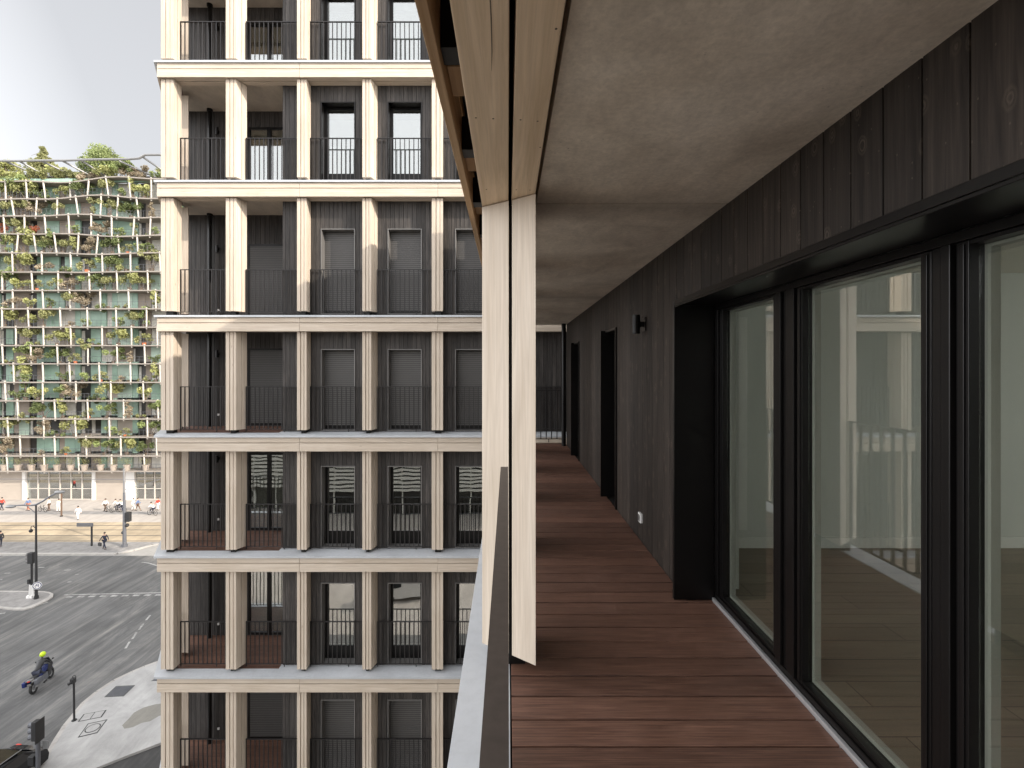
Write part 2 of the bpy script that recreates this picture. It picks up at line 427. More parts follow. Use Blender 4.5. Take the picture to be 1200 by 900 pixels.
def thing(name, label, cat, loc=(0,0,0), group=None):
    o = bpy.data.objects.new(name, None); COL.objects.link(o); o.location = loc
    o.empty_display_size = .3
    o['label'] = label; o['category'] = cat
    if group: o['group'] = group
    W0[o.name] = Vector(loc)
    return o
def hub(name, parent, origin):
    """an Empty part that carries sub-parts"""
    o = bpy.data.objects.new(name, None); COL.objects.link(o)
    o.parent = parent; o.location = Vector(origin) - W0[parent.name]; W0[o.name] = Vector(origin)
    return o
def copy_tree(o, parent=None):
    c = o.copy(); COL.objects.link(c); c.parent = parent
    for ch in o.children: copy_tree(ch, c)
    return c
def struct(ob): ob['kind'] = 'structure'; return ob

# vertical boards on a wall; plane 'x' = wall in X direction facing -Y at y=p ; 'y' = wall in Y direction facing -X at x=p
def boards(mb, plane, p, u0, u1, z0, z1, holes=(), pitch=.16, phase=0.0, th=.022, gap=.007, topf=None):
    k0 = math.floor((u0 - phase)/pitch); u = phase + k0*pitch
    while u < u1:
        a = max(u, u0) + gap/2; b = min(u+pitch, u1) - gap/2
        rn = random.random()
        if b - a > .006:
            cuts = sorted(set([a, b] + [min(max(h[i], a), b) for h in holes for i in (0, 1)]))
            for c, d in zip(cuts[:-1], cuts[1:]):
                if d - c < .004: continue
                mid = (c+d)/2; spans = [(z0, z1)]
                for h in holes:
                    if h[0] <= mid <= h[1]:
                        ns = []
                        for s0, s1 in spans:
                            if h[2] > s0: ns.append((s0, min(h[2], s1)))
                            if h[3] < s1: ns.append((max(h[3], s0), s1))
                        spans = [q for q in ns if q[1]-q[0] > .004]
                for s0, s1 in spans:
                    if plane == 'x': mb.box(c, d, p, p+th, s0, s1, rn)
                    else: mb.box(p, p+th, c, d, s0, s1, rn)
        u += pitch
def holed(mb, plane, p0, p1, u0, u1, z0, z1, holes):
    """plain wall with rectangular holes"""
    us = sorted(set([u0, u1] + [min(max(h[i], u0), u1) for h in holes for i in (0, 1)]))
    for c, d in zip(us[:-1], us[1:]):
        mid = (c+d)/2; spans = [(z0, z1)]
        for h in holes:
            if h[0] <= mid <= h[1]:
                ns = []
                for s0, s1 in spans:
                    if h[2] > s0: ns.append((s0, min(h[2], s1)))
                    if h[3] < s1: ns.append((max(h[3], s0), s1))
                spans = [q for q in ns if q[1]-q[0] > .004]
        for s0, s1 in spans:
            if plane == 'x': mb.box(c, d, p0, p1, s0, s1)
            else: mb.box(p0, p1, c, d, s0, s1)

# ================================================================== THE TWO TIMBER BUILDINGS
LEV = [13.89, 10.84, 7.79, 4.746, 1.311, -1.75, -4.82, -7.89, -10.96, -14.03]   # top of each timber edge beam

def column_mesh(poly_front, poly_back, z0, z1):
    mb = MB()
    mb.prism(poly_front, z0, z1); mb.rn = .37
    mb.prism(poly_back, z0, z1); return mb

def railing(name, parent, plane, p, u0, u1, zb, zt, pitch=.122, cap=.036, ret=None, ends=True, mat=None):
    mb = MB(); mb.rn = 0
    w = cap/2; t = .008 if mat is M['railm'] else .02
    def bx(ua, ub, pa, pb, za, zc):
        if plane == 'x': mb.box(ua, ub, pa, pb, za, zc)
        else: mb.box(pa, pb, ua, ub, za, zc)
    bx(u0, u1, p-w, p+w, zt-t, zt)
    bx(u0, u1, p-.012, p+.012, zb, zb+.012)
    n = max(1, int(round((u1-u0)/pitch))); st = (u1-u0)/n
    for i in range(1, n):
        u = u0 + i*st; bx(u-.010, u+.010, p-.010, p+.010, zb+.012, zt-t)
    if ends:
        for u in (u0+.008, u1-.008): bx(u-.008, u+.008, p-.012, p+.012, zb-.06, zt-t)
    bx((u0+u1)/2+.3-.008, (u0+u1)/2+.3+.008, p-.010, p+.010, zb-.07, zb)
    if ret:
        ur, q0, q1 = ret
        mb.box(ur-.006, ur+.006, q0, q1, zt-.03, zt-.004) if plane == 'x' else None
    o = (u0, p, zb) if plane == 'x' else (p, u0, zb)
    return mb.build(name, mat or M['rail2'], parent, o)

# ---------------- opposite building
opp = thing('apartment_building', 'pale timber framed block with black boarded walls and stacked balconies, facing the camera', 'building', (-.4, 12.4, GZ))
FY = 12.40; CY = 12.48; WY = 12.79; LY = 14.3
XL, XR = -8.94, 8.0
# front right/left x of every column, flank back-right x
COLS = [(-8.90, -8.58, -8.57), (-7.236, -6.97, -6.855), (-5.408, -5.163, -5.175), (-3.731, -3.503, -3.42), (-1.949, -1.66, -1.72),
        (-.15, .12, .1), (1.9, 2.15, 2.1), (3.7, 3.95, 3.9), (5.5, 5.75, 5.7)]
WINX = [(-4.91, -4.01), (-3.155, -2.257), (-1.384, -.486), (2.25, 3.15), (4.05, 4.95)]
def opp_level(k):
    WT = 2.30 if k == 4 else 2.20
    zt = LEV[k]; up = LEV[k-1] if k > 0 else zt + 3.05
    top = k == 0
    tag = lambda n: n
    # --- edge beam fascias: joints at columns
    for (a, b) in ((XL, -5.312), (-5.306, -1.783), (-1.777, 1.95), (1.956, 5.6), (5.606, XR)):
        mb = MB(); mb.box(a, b, FY, FY+.03, zt-.135, zt, random.random()); mb.box(a, b, FY-.008, FY+.03, zt-.36, zt-.155, random.random())
        mb.build('edge_beam', M['wood_x'], opp, (a, FY, zt), .004)
    mb = MB(); mb.box(XL+.02, XR, FY+.04, FY+.19, zt-.345, zt-.05, .2); mb.box(XL+.05, XR, FY+.215, WY-.002, zt-.35, zt-.05, .7)
    mb.build('soffit_beam', M['wood_x'], opp, (XL, FY, zt))
    # side facade beam (oblique)
    mb = MB(); dx, dy = -.49, .87
    mb.prism([(XL, FY+.0), (XL+dx*13, FY+dy*13), (XL+dx*13+.03, FY+dy*13+.02), (XL+.034, FY+.032)], zt-.36, zt, 'z')
    mb.build('edge_beam', M['wood_y'], opp, (XL, FY, zt))
    # --- zinc ledge
    mb = MB()
    mb.prism([(FY-.045, zt+.002), (FY-.045, zt+.05), (FY+.26, zt+.083), (FY+.26, zt+.002)], XL-.055, -5.96, 'x')
    mb.prism([(FY-.045, zt+.002), (FY-.045, zt+.05), (WY+.03, zt+.10), (WY+.03, zt+.002)], -5.958, XR, 'x')
    mb.prism([(XL-.055, FY-.045), (XL-.055+dx*13, FY-.045+dy*13), (XL+.25+dx*13, FY-.045+dy*13), (XL+.3, FY+.2), (XL+.2, FY-.04)], zt+.004, zt+.048, 'z')
    mb.build('ledge_flashing', M['zinc'], opp, (XL, FY, zt))
    # --- slab
    mb = MB(); mb.prism([(-8.6, WY), (8, WY), (8, 14.4), (-9.5, 14.4)], zt-.24, zt-.01, 'z')
    mb.build('floor_slab', M['conc2'], opp, (0, WY, zt))
    if top: return
    # --- columns
    z0, z1 = zt+.17, up-.362
    for (a, b, c) in COLS:
        w = b-a; ym = CY+.15; t = .15/.31
        bm_ = b+(c-b)*t; am = a-.02
        fr = [(a, CY), (a+w*.34, CY), (a+w*.34+.003, CY+.05), (a+w*.34+.019, CY+.05), (a+w*.34+.022, CY), (a+w*.70, CY), (a+w*.70+.002, CY+.03), (a+w*.70+.012, CY+.03), (a+w*.70+.014, CY), (b, CY), (bm_, ym), (am, ym)]
        bk = [(am-.002, ym+.026), (b+(c-b)*(t+.08), ym+.026), (c, WY-.004), (a-.05, WY-.004)]
        column_mesh(fr, bk, z0, z1).build('column', M['wood_z'], opp, (a, CY, z0), .003)
        mb = MB(); mb.box(a+.07, b-.07, CY+.10, WY-.05, zt+.06, z0-.001); mb.build('column_foot', M['bmetal'], opp, (a, CY, zt))
    # side column behind the corner, with its flank
    column_mesh([(-9.02, 13.22), (-8.68, 13.22), (-8.76, 13.36), (-9.10, 13.36)], [(-9.12, 13.38), (-8.78, 13.38), (-8.86, 13.52), (-9.2, 13.52)], z0, z1).build('column', M['wood_z'], opp, (-9, 13.2, z0), .003)
    # --- loggia
    fz = zt+.065; cz = up-.24
    mb = MB()
    u = 12.665
    while u < LY:
        mb.prism([(-8.75-(u-12.665)*.5, u), (-5.93, u), (-5.93, min(u+.136, LY)), (-8.75-(u-12.53)*.5, min(u+.136, LY))], fz-.03, fz, 'z'); mb.rn = random.random(); u += .14
    mb.build('deck', M['deck'], opp, (-7, 12.7, fz))
    doorh = (-7.62, -6.40, fz+.02, fz+2.28)
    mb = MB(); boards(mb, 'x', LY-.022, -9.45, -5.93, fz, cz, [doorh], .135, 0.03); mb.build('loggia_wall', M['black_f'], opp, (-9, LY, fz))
    mb = MB(); holed(mb, 'x', LY+.002, LY+.09, -9.45, -5.93, zt, cz, [doorh]); mb.build('wall_backing', M['backing'], opp, (-9, LY, zt))
    glassrow = k in (2, 3, 6, 7)
    # back window: two leaves
    hb = MB(); a, b, c, d = doorh
    for (p, q) in ((a, a+.05), ((a+b)/2-.05, (a+b)/2+.05), (b-.05, b))[::1 if glassrow else 2]: hb.box(p, q, LY-.03, LY+.05, c, d)
    hb.box(a, b, LY-.028, LY+.048, d-.06, d-.001); hb.box(a, b, LY-.028, LY+.048, c+.001, c+.07)
    wn = hb.build('window', M['bmetal'], opp, (a, LY, c))
    if glassrow:
        mb = MB(); mb.box(a+.05, b-.05, LY+.01, LY+.018, c+.07, d-.06); mb.build('pane', M['glass2'], wn, (a, LY, c))
        mb = MB(); mb.box(a-.2, b+.2, LY+.6, LY+.62, c-.05, d); mb.build('curtain', M['curtain'] if k == 2 else M['beige2'], wn, (a, LY, c))
    else:
        mb = MB(); mb.box(a+.051, b-.051, LY-.02, LY-.0, c+.071, d-.061)
        z = c+.09
        while z < d-.09: mb.mi = 1; mb.box(a+.052, b-.052, LY-.026, LY-.021, z, z+.012); z += .052
        mb.build('roller_shutter', [M['shutter'], M['shutterrib']], wn, (a, LY, c))
        wn['label'] = 'loggia window behind closed dark roller shutter'
    # downpipe, lamp, socket in the loggia
    mb = MB(); mb.tube([(-8.67, 14.15, fz), (-8.67, 14.15, cz-.001)], .055, 10); mb.tube([(-8.67, 14.15, cz-.07), (-8.67, 14.15, cz-.002)], .08, 10)
    mb.build('downpipe', M['bmetal'], opp, (-8.67, 14.15, fz), smooth=False)
    mb = MB(); mb.tube([(-8.48, LY-.12, fz+2.02), (-8.48, LY-.12, fz+2.22)], .04, 10); mb.box(-8.50, -8.46, LY-.1, LY-.022, fz+2.08, fz+2.16)
    mb.build('wall_lamp', M['bmetal'], opp, (-8.48, LY-.1, fz+2))
    mb = MB(); mb.box(-8.51, -8.455, LY-.05, LY-.023, fz+.31, fz+.365); mb.build('power_socket', M['white'], opp, (-8.5, LY, fz+.3))
    # pier between loggia and windows: front face and side
    mb = MB(); boards(mb, 'x', WY-.0, -5.92, XR, fz+.0, up-.355, [(wx0, wx1, fz+.05, fz+WT) for wx0, wx1 in WINX], .115, .02)
    boards(mb, 'y', -5.935, WY+.025, LY-.03, fz, cz, [], .135, 0)
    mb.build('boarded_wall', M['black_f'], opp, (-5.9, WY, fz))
    mb = MB(); holed(mb, 'x', WY+.025, WY+.10, -5.91, XR, zt, up-.3, [(wx0, wx1, fz+.05, fz+WT) for wx0, wx1 in WINX])
    mb.box(-5.91, -5.83, WY+.102, LY+.0, zt, up-.25)
    mb.build('wall_backing', M['backing'], opp, (-5.9, WY, zt))
    for i, (a, b) in enumerate(WINX):
        c, d = fz+.05, fz+WT
        fr = MB()                                   # metal surround standing 2 cm proud of the boards, then the deep reveal
        for (p, q, e, f_) in ((a, a+.022, c, d), (b-.022, b, c, d)): fr.box(p, q, WY-.02, WY+.30, e, f_)
        fr.box(a+.023, b-.023, WY-.02, WY+.30, d-.022, d); fr.box(a+.023, b-.023, WY-.02, WY+.30, c, c+.02)
        wn = fr.build('window', M['greym'] if k in (4, 5, 6, 7, 8) else M['bmetal'], opp, (a, WY, c))
        gy = WY+.24
        sh = MB()
        sh.box(a+.024, a+.085, gy, gy+.05, c+.021, d-.023); sh.box(b-.085, b-.024, gy, gy+.05, c+.021, d-.023)
        sh.box(a+.086, b-.086, gy, gy+.05, d-.085, d-.024); sh.box(a+.086, b-.086, gy, gy+.05, c+.022, c+.36)
        sh.build('sash', M['bmetal'], wn, (a, WY, c))
        if glassrow:
            mb = MB(); mb.box(a+.087, b-.087, gy+.02, gy+.028, c+.362, d-.087); mb.build('pane', M['glass2'], wn, (a, WY, c))
            mb = MB(); mb.box(a-.3, b+.3, gy+.9, gy+.92, c-.1, d+.1); mb.build('curtain', M['curtain'] if k in (2, 3) else M['darkwin'], wn, (a, WY, c))
        else:
            mb = MB(); mb.box(a+.026, b-.026, gy-.03, gy-.012, c+.12, d-.026)
            z = c+.14
            while z < d-.06: mb.mi = 1; mb.box(a+.027, b-.027, gy-.037, gy-.031, z, z+.013); z += .055
            mb.build('roller_shutter', [M['shutter'], M['shutterrib']], wn, (a, WY, c))
            wn['label'] = 'tall window with its grey roller shutter closed'
    # railings between the columns
    for i in range(len(COLS)-1):
        a = COLS[i][2]+.0; b = COLS[i+1][0]-.03
        ry = 12.72
        railing('railing', opp, 'x', ry, a+.01, b, fz+.10, fz+1.22, .122, ret=None)
        # short stanchion plates fixed to the column flanks
    railing('railing', opp, 'y', -8.93, 12.9, 13.2, fz+.10, fz+1.22, .12)
for k in range(len(LEV)): opp_level(k)
# body and ground storey
mb = MB(); mb.prism([(-9.5, 14.42), (8, 14.42), (8, 26), (-15.9, 26)], GZ, 13.6, 'z'); mb.build('wall', M['beige2'], opp, (0, 20, GZ))
mb = MB()
for (a, b, c) in COLS[:]: mb.box(a, b, CY, WY, GZ, -14.4)
mb.build('ground_floor_piers', M['wood_z'], opp, (0, CY, GZ))
mb = MB(); mb.box(-8.5, 8, 12.9, 14.4, GZ+.002, -14.28); mb.build('ground_floor_wall', M['backing'], opp, (0, 13, GZ))

# ---------------- our own building
own = thing('balcony_apartment_building', 'near building with long covered balcony of red brown decking and black boarded wall', 'building', (1.3, 4, GZ))
WX = 1.318; DZ = -1.70; CZ = .99
YN, YF = -6.0, 11.08
# ledge, deck, handrail
for (y0, y1) in ((YN, 1.895), (1.899, 5.65), (5.654, 9.4), (9.404, YF)):
    mb = MB(); mb.prism([(-.263, -1.775), (-.263, -1.73), (.012, -1.70), (.012, -1.775)], y0, y1, 'y')
    mb.build('ledge_flashing', M['zinc'], own, (-.26, y0, -1.75), .002)
mb = MB()
y = 3.366 - .168*60
while y < YF-.01:
    if y > YN:
        rn = random.random()
        xr = 1.497 if (y+.168 > -1.0 and y < 3.575) else WX-.004
        if y < 3.575 < y+.168: 
            mb.box(.020, WX-.004, y+.0065, y+.1605, DZ-.025, DZ, rn)
            mb.box(WX-.003, 1.497, y+.004, 3.572, DZ-.025, DZ, rn)
        else:
            mb.box(.020, xr, y+.004, min(y+.1605, YF), DZ-.025, DZ, rn)
    y += .168
mb.build('deck', M['deck'], own, (.6, 3, DZ), .0025)
mb = MB(); mb.box(.016, 1.6, YN, YF-.005, -1.80, DZ-.03); mb.build('deck_underlay', M['backing'], own, (.6, 3, DZ-.05))
# fascia of this level and all others, slabs
for k in range(3, len(LEV)):
    zt = LEV[k]
    for (y0, y1) in ((YN, .9), (.904, 4.6), (4.604, 8.2), (8.204, YF)):
        mb = MB(); mb.box(-.235, -.209, y0, y1, zt-.13, zt-.002, random.random()); mb.box(-.241, -.209, y0, y1, zt-.36, zt-.145, random.random())
        mb.build('edge_board', M['fasc_y'] if k == 4 else M['wood_y'], own, (-.22, y0, zt), .002)
    z0 = LEV[k]-.37; z1 = z0+.28
    for (x0, x1) in ((-.1486, .004), (.022, .149)):
        mb = MB(); mb.box(x0, x1, YN, YF-.02, z0, z1, random.random()); mb.build('edge_beam', M['soff_y'], own, (x0, 0, z0), .003)
    y = 1.6 - .7*3
    while y < YF-.3 and k in (3, 4):
        mb = MB(); mb.box(-.207, -.150, y+.06, y+.24, z0+.09, z0+.26, random.random()); mb.build('packing_block', M['fasc_y'], own, (-.18, y, z0))
        mb = MB(); mb.box(-.207, -.150, y-.10, y-.012, z0+.05, z0+.20); mb.build('steel_bracket', M['bmetal'], own, (-.18, y, z0))
        y += .7
    mb = MB(); mb.box(-.207, .165, YN, YF-.02, z1+.012, zt-.01); mb.build('edge_cap', M['backing'], own, (0, 0, z1))
    if k == 4:                                       # the soffit above the camera, poured in bays
        for (y0, y1) in ((YN, 2.915), (2.93, 6.745), (6.76, YF-.02)):
            mb = MB(); mb.box(.172, 1.9, y0, y1, CZ, zt-.012); mb.build('ceiling', M['concrete'], own, (0, 0, CZ))
    else:
        mb = MB(); mb.box(.172, 1.9, YN, YF-.02, zt-.32, zt-.07); mb.build('floor_slab', M['conc2'], own, (0, 0, zt))
    if k != 5:
        mb = MB(); mb.prism([(-.263, zt), (-.263, zt+.045), (.1, zt+.07), (.1, zt)], YN, YF, 'y'); mb.build('ledge_flashing', M['zinc'], own, (-.26, 0, zt))
Zs = LEV[4]-.37
for (x, y) in ((515, 101), (390, 421), (450, 426), (233, 414), (294, 417), (270, 666), (375, 667), (423, 668), (459, 518)):
    px, py = 480+x/3, y/3; Yp = F*(-Zs)/(py-VY); Xp = XP(px, Yp)
    mb = MB(); mb.tube([(Xp, Yp, Zs-.0008), (Xp, Yp, Zs+.01)], .0038, 10); mb.build('screw', M['bark'], own, (Xp, Yp, Zs))
mb = MB()
cp = [(574, -10), (575.5, 20), (576.2, 45), (576.5, 60), (576, 83)]
P = [(XP(a, F*Zs/(VY-b)), F*Zs/(VY-b)) for a, b in cp]
for (p, q), w1, w2 in zip(zip(P[:-1], P[1:]), (.0016, .0018, .0016, .0014), (.0018, .0016, .0014, .0003)):
    mb.prism([(p[0]-w1, p[1]), (p[0]+w1, p[1]), (q[0]+w2, q[1]), (q[0]-w2, q[1])], Zs-.0006, Zs+.004)
mb.build('drying_crack', M['bark'], own, (P[0][0], P[0][1], Zs))
# columns: trapezoid pairs, slanting camera-side flank
def own_columns(z0, z1):
    for i in range(5):
        y = 2.6+1.75*i
        o_ = [(-.148, y+.215), (.006, y+.108), (.006, y+.50), (-.148, y+.46)]
        i_ = [(.024, y+.095), (.150, y), (.150, y+.55), (.024, y+.505)]
        for P in (o_, i_):
            mb = MB(); mb.rn = random.random(); mb.prism(P, z0, z1); mb.build('column', M['wood_z'], own, (P[0][0], y, z0), .003)
        mb = MB(); mb.box(.002, .026, y+.16, y+.45, z0+.01, z1-.01); mb.build('column_core', M['bmetal'], own, (0, y, z0))
        mb = MB(); mb.box(-.08, .10, y+.20, y+.42, z0-.12, z0-.003); mb.build('column_foot', M['bmetal'], own, (0, y, z0))
own_columns(-1.59, .936)
own_columns(1.46, LEV[3]-.372)
for k in (5, 6, 7, 8): own_columns(LEV[k+1]+.16, LEV[k]-.374)
hr = railing('railing', own, 'y', -.0165, YN, 2.38, DZ+.10, -.48, .12, .036, ends=False, mat=M['railm'])
for y in (-1.2, .45, 2.2):
    pass
railing('railing', own, 'y', -.0165, 3.12, YF, DZ+.10, -.48, .12, .036, mat=M['railm'])
railing('railing', own, 'x', YF-.05, 0.02, WX-.08, DZ+.10, -.48, .12, .036, mat=M['rail2'])
# black boarded wall with openings
WIN = (-1.0, 3.61, DZ-.02, .50)
D1 = (5.86, 6.5, DZ-.02, .50); D2 = (8.93, 9.56, DZ-.02, .50)
mb = MB(); boards(mb, 'y', WX, YN, 10.9, DZ-.02, CZ+.05, [WIN, D1, D2], .1608, 1.387, .022, .006)
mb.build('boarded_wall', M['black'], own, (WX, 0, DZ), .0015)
mb = MB(); holed(mb, 'y', WX+.024, WX+.075, YN, 10.9, DZ-.1, CZ+.1, [WIN, D1, D2]); mb.build('wall_backing', M['backing'], own, (WX, 0, DZ))
mb = MB(); boards(mb, 'x', 10.9, WX+.0, 1.8, DZ-.02, CZ+.05, [], .16, .0); mb.build('boarded_wall', M['black'], own, (WX, 10.9, DZ))
# metal lined doorways, far ones: projecting frame, dark leaf
for (a, b, c, d) in (D1, D2):
    mb = MB()
    mb.box(1.237, 1.50, b-.03, b, DZ, d); mb.box(1.296, 1.50, a, a+.03, DZ, d); mb.box(1.296, 1.50, a+.031, b-.031, d-.03, d)
    dr = mb.build('door', M['bmetal'], own, (1.3, a, DZ), .002)
    mb = MB(); mb.box(1.45, 1.49, a+.032, b-.032, DZ+.02, d-.032); mb.build('leaf', M['bmetal'], dr, (1.45, a, DZ))
    mb = MB(); mb.box(1.43, 1.449, a+.10, a+.13, DZ+.95, DZ+1.15); mb.build('handle', M['greym'], dr, (1.45, a, DZ+1))
# big glazed opening
mb = MB()
mb.box(1.223, 1.519, 3.575, 3.61, DZ+.001, .50); mb.box(1.223, 1.519, -1.0, 3.574, .465, .50); mb.box(1.223, 1.519, -1.035, -1.001, DZ, .5)
mb.box(1.226, 1.234, -1.0, 3.574, .452, .464)
win = mb.build('glazed_opening', M['bmetal'], own, (1.5, 1.3, DZ), .0025)
PAN = [(2.80, 3.462), (1.80, 2.525), (.86, 1.612), (-.10, .66)]
FX = 1.52; GX = 1.56; gz0, gz1 = -1.625, .412
mb = MB()
mb.box(FX, 1.62, -1.0, 3.574, .428, .464); mb.box(FX, 1.62, -1.0, 3.574, -1.676, -1.645)
mb.box(FX, 1.62, 3.52, 3.574, -1.644, .427); mb.box(FX, 1.62, -1.0, -.20, -1.644, .427)
for i in range(3):
    a, b = PAN[i+1][1], PAN[i][0]; c = (a+b)/2; w = (b-a)/2-.052
    if i == 0:
        mb.box(FX-.006, 1.62, c-w, c-w*.2, -1.644, .427); mb.box(FX+.006, 1.62, c-w*.15, c+w*.35, -1.644, .427); mb.box(FX-.010, 1.62, c+w*.4, c+w, -1.644, .427)
    else:
        mb.box(FX-.008, 1.62, c-w, c-w*.1, -1.644, .427); mb.box(FX+.004, 1.62, c, c+w, -1.644, .427)
mb.build('frame', M['bmetal'], win, (1.5, 1.3, DZ), .003)
for (a, b) in PAN:
    mb = MB()
    for (p, q) in ((a-.045, a), (b, b+.045)):
        mb.box(FX+.008, 1.618, p, q, -1.643, .426)
        mb.box(FX+.002, FX+.007, p+.012, q-.012, -1.63, .415)
    mb.box(FX+.010, 1.617, a+.001, b-.001, -1.643, gz0); mb.box(FX+.010, 1.617, a+.001, b-.001, gz1, .426)
    mb.build('sash', M['bmetal'], win, (1.5, a, DZ), .002)
    mb = MB(); mb.box(GX, GX+.006, a+.001, b-.001, gz0+.001, gz1-.001); mb.build('pane', M['glass'], win, (GX, a, DZ))
    mb = MB(); t = .022
    for (p, q, e, f_) in ((a+.001, a+t, gz0+.001, gz1-.001), (b-t, b-.001, gz0+.001, gz1-.001), (a+t+.001, b-t-.001, gz1-.012, gz1-.001), (a+t+.001, b-t-.001, gz0+.001, gz0+t)):
        mb.box(GX+.02, 1.612, p, q, e, f_)
    mb.build('inner_edge', M['spacer'], win, (GX, a, DZ))
mb = MB(); mb.box(1.499, 1.519, -1.0, 3.57, DZ-.02, DZ+.022); mb.build('sill', M['silv'], win, (1.5, 1.3, DZ), .002)
# the room behind the glass
mb = MB(); mb.box(1.621, 6.5, -2.0, 4.4, -1.75, gz0+.005); rf = mb.build('parquet_floor', M['parq'], own, (3, 1, -1.7))
mb = MB()
mb.box(1.621, 6.6, 4.4, 4.5, -1.8, 1.0); holed(mb, 'y', 6.5, 6.6, -2, 4.399, -1.8, 1.0, [(-1.6, 1.0, -1.6, .6), (1.5, 3.9, -1.6, .6)]); mb.box(1.621, 6.5, -2.1, -2.001, -1.8, 1.0)
mb.box(1.621, 1.70, 3.575, 4.399, -1.7, 1.0); mb.box(1.621, 1.70, -2, -1.0, -1.7, 1.0); mb.box(1.621, 1.70, -1.0, 3.575, .47, 1.0)
mb.build('room_wall', M['roomw'], own, (3, 1, -1.6))
for (a, b) in ((-1.6, 1.0), (1.5, 3.9)):  # unseen rear openings with translucent sheets, added to brighten the room
    mb = MB(); mb.box(6.54, 6.56, a, b, -1.6, .6); mb.build('added_light_blind', M['light_blind'], own, (6.5, a, -1.6))
mb = MB(); mb.box(1.621, 6.5, -2.0, 4.399, .865, .99); mb.build('room_ceiling', M['roomc'], own, (3, 1, .9))
mb = MB(); mb.box(1.72, 6.49, 4.383, 4.398, gz0+.006, gz0+.10); mb.build('skirting', M['white'], own, (3, 4.4, -1.6), .003)
cb = MB()
for (a, b) in ((1.80, 1.98), (1.985, 2.06), (2.065, 2.15)): cb.box(a, b, 4.365, 4.397, -1.45, .46)
cup = cb.build('cupboard_panel', M['white'], own, (2, 4.38, -1.4), .004)
mb = MB(); mb.box(1.82, 1.86, 4.35, 4.364, -1.42, -1.38); mb.build('socket', M['blk'], cup, (1.8, 4.35, -1.4))
mb = MB(); mb.box(1.66, 1.68, 1.42, 1.56, -1.45, -1.40)
mb.tube([(1.66, 1.5, -.62), (1.70, 1.5, -.62), (1.70, 1.5, -.78)], .011, 8); mb.build('window_handle', M['blk'], own, (1.66, 1.5, -.6))
# downpipe, wall lamp, socket
mb = MB(); mb.tube([(1.235, 10.72, DZ), (1.235, 10.72, CZ)], .05, 14); mb.tube([(1.235, 10.72, DZ+.9), (1.235, 10.72, DZ+.95)], .056, 14)
mb.build('downpipe', M['bmetal'], own, (1.235, 10.7, DZ), smooth=False)
mb = MB(); mb.tube([(1.232, 4.67, .335), (1.232, 4.67, .515)], .038, 20); mb.tube([(1.232, 4.67, .420), (1.232, 4.67, .430)], .0388, 20)
wl = mb.build('wall_lamp', M['bmetal'], own, (1.232, 4.67, .33))
mb = MB(); mb.box(1.27, WX-.001, 4.65, 4.69, .40, .45); mb.box(WX-.012, WX-.001, 4.62, 4.72, .36, .49); mb.build('bracket', M['bmetal'], wl, (1.28, 4.67, .4))
mb = MB(); mb.box(1.292, WX-.001, 4.74, 4.83, -1.51, -1.42); sk = mb.build('power_socket', M['white'], own, (1.3, 4.78, -1.5), .004)
mb = MB(); mb.box(1.286, 1.2915, 4.76, 4.81, -1.495, -1.435); mb.build('flap', M['greym'], sk, (1.29, 4.78, -1.5))
# body: upper storey, lower storeys
mb = MB(); mb.box(WX+.03, 6.9, YN, 10.88, 1.0, 4.43); mb.box(1.51, 6.6, 4.52, 10.88, -1.75, .99)
mb.box(WX+.03, 6.9, YN, 10.88, GZ, -1.81); mb.box(1.63, 6.6, YN, -2.12, -1.75, .99)
mb.build('wall_core', M['backing'], own, (8, 2, GZ))
mb = MB()
for k in (3, 5, 6, 7, 8):
    boards(mb, 'y', WX, YN, 10.9, LEV[k+1]+.08, LEV[k]-.33, [], .1608, 1.387)
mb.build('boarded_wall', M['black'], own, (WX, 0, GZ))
mb = MB(); mb.box(-.205, 7, YN, YF-.03, LEV[3]-.02, LEV[3]+.31); mb.box(2, 7, YN, YF-.03, LEV[3]-.32, LEV[3]-.02); mb.build('roof', M['conc2'], own, (8, 2, 5))

# ================================================================== GROUND
def poly(px, z=GZ): return [tuple(gp(x, y)[:2]) for x, y in px]
mb = MB(); mb.sheet([(-600, -500), (600, -500), (600, 900), (-600, 900)], GZ); struct(mb.build('ground', M['land']))
# carriageway
mb = MB(); mb.sheet([(-140, -60), (40, -60), (40, 49.9), (-140, 49.9)], GZ+.006); struct(mb.build('road', M['asph']))
# far pavement (y 637-650) with its kerb, plaza, tram bed
yb = gp(0, 650).y; ya = gp(0, 637).y
def stepped(name, outline, z0, z1, mat, kerbmat=None):
    mb = MB(); mb.prism(outline, z0, z1, 'z'); return struct(mb.build(name, mat))
fk = [(-140, yb-.2), (gp(138, 649).x, gp(138, 649).y), (gp(156, 645).x, gp(156, 645).y), (gp(170, 643).x, gp(170, 643).y+1.0), (-36.0, 54.2), (20, 54.2), (20, ya+.2), (-140, ya+.2)]
stepped('far_pavement', fk, GZ, GZ+.12, M['pave2'])
mb = MB(); a = [Vector((p[0], p[1], GZ+.062)) for p in fk[:5]]
for p, q in zip(a[:-1], a[1:]):
    d = (q-p).normalized(); n = Vector((d.y, -d.x, 0))*.32
    mb.prism([(p.x, p.y), (q.x, q.y), (q.x+n.x, q.y+n.y), (p.x+n.x, p.y+n.y)], GZ+.007, GZ+.13)
struct(mb.build('far_kerb', M['kerb']))
mb = MB(); mb.sheet([(-140, ya+.2), (20, ya+.2), (20, gp(0, 613).y), (-140, gp(0, 613).y)], GZ+.10)
struct(mb.build('tram_bed', M['tram']))
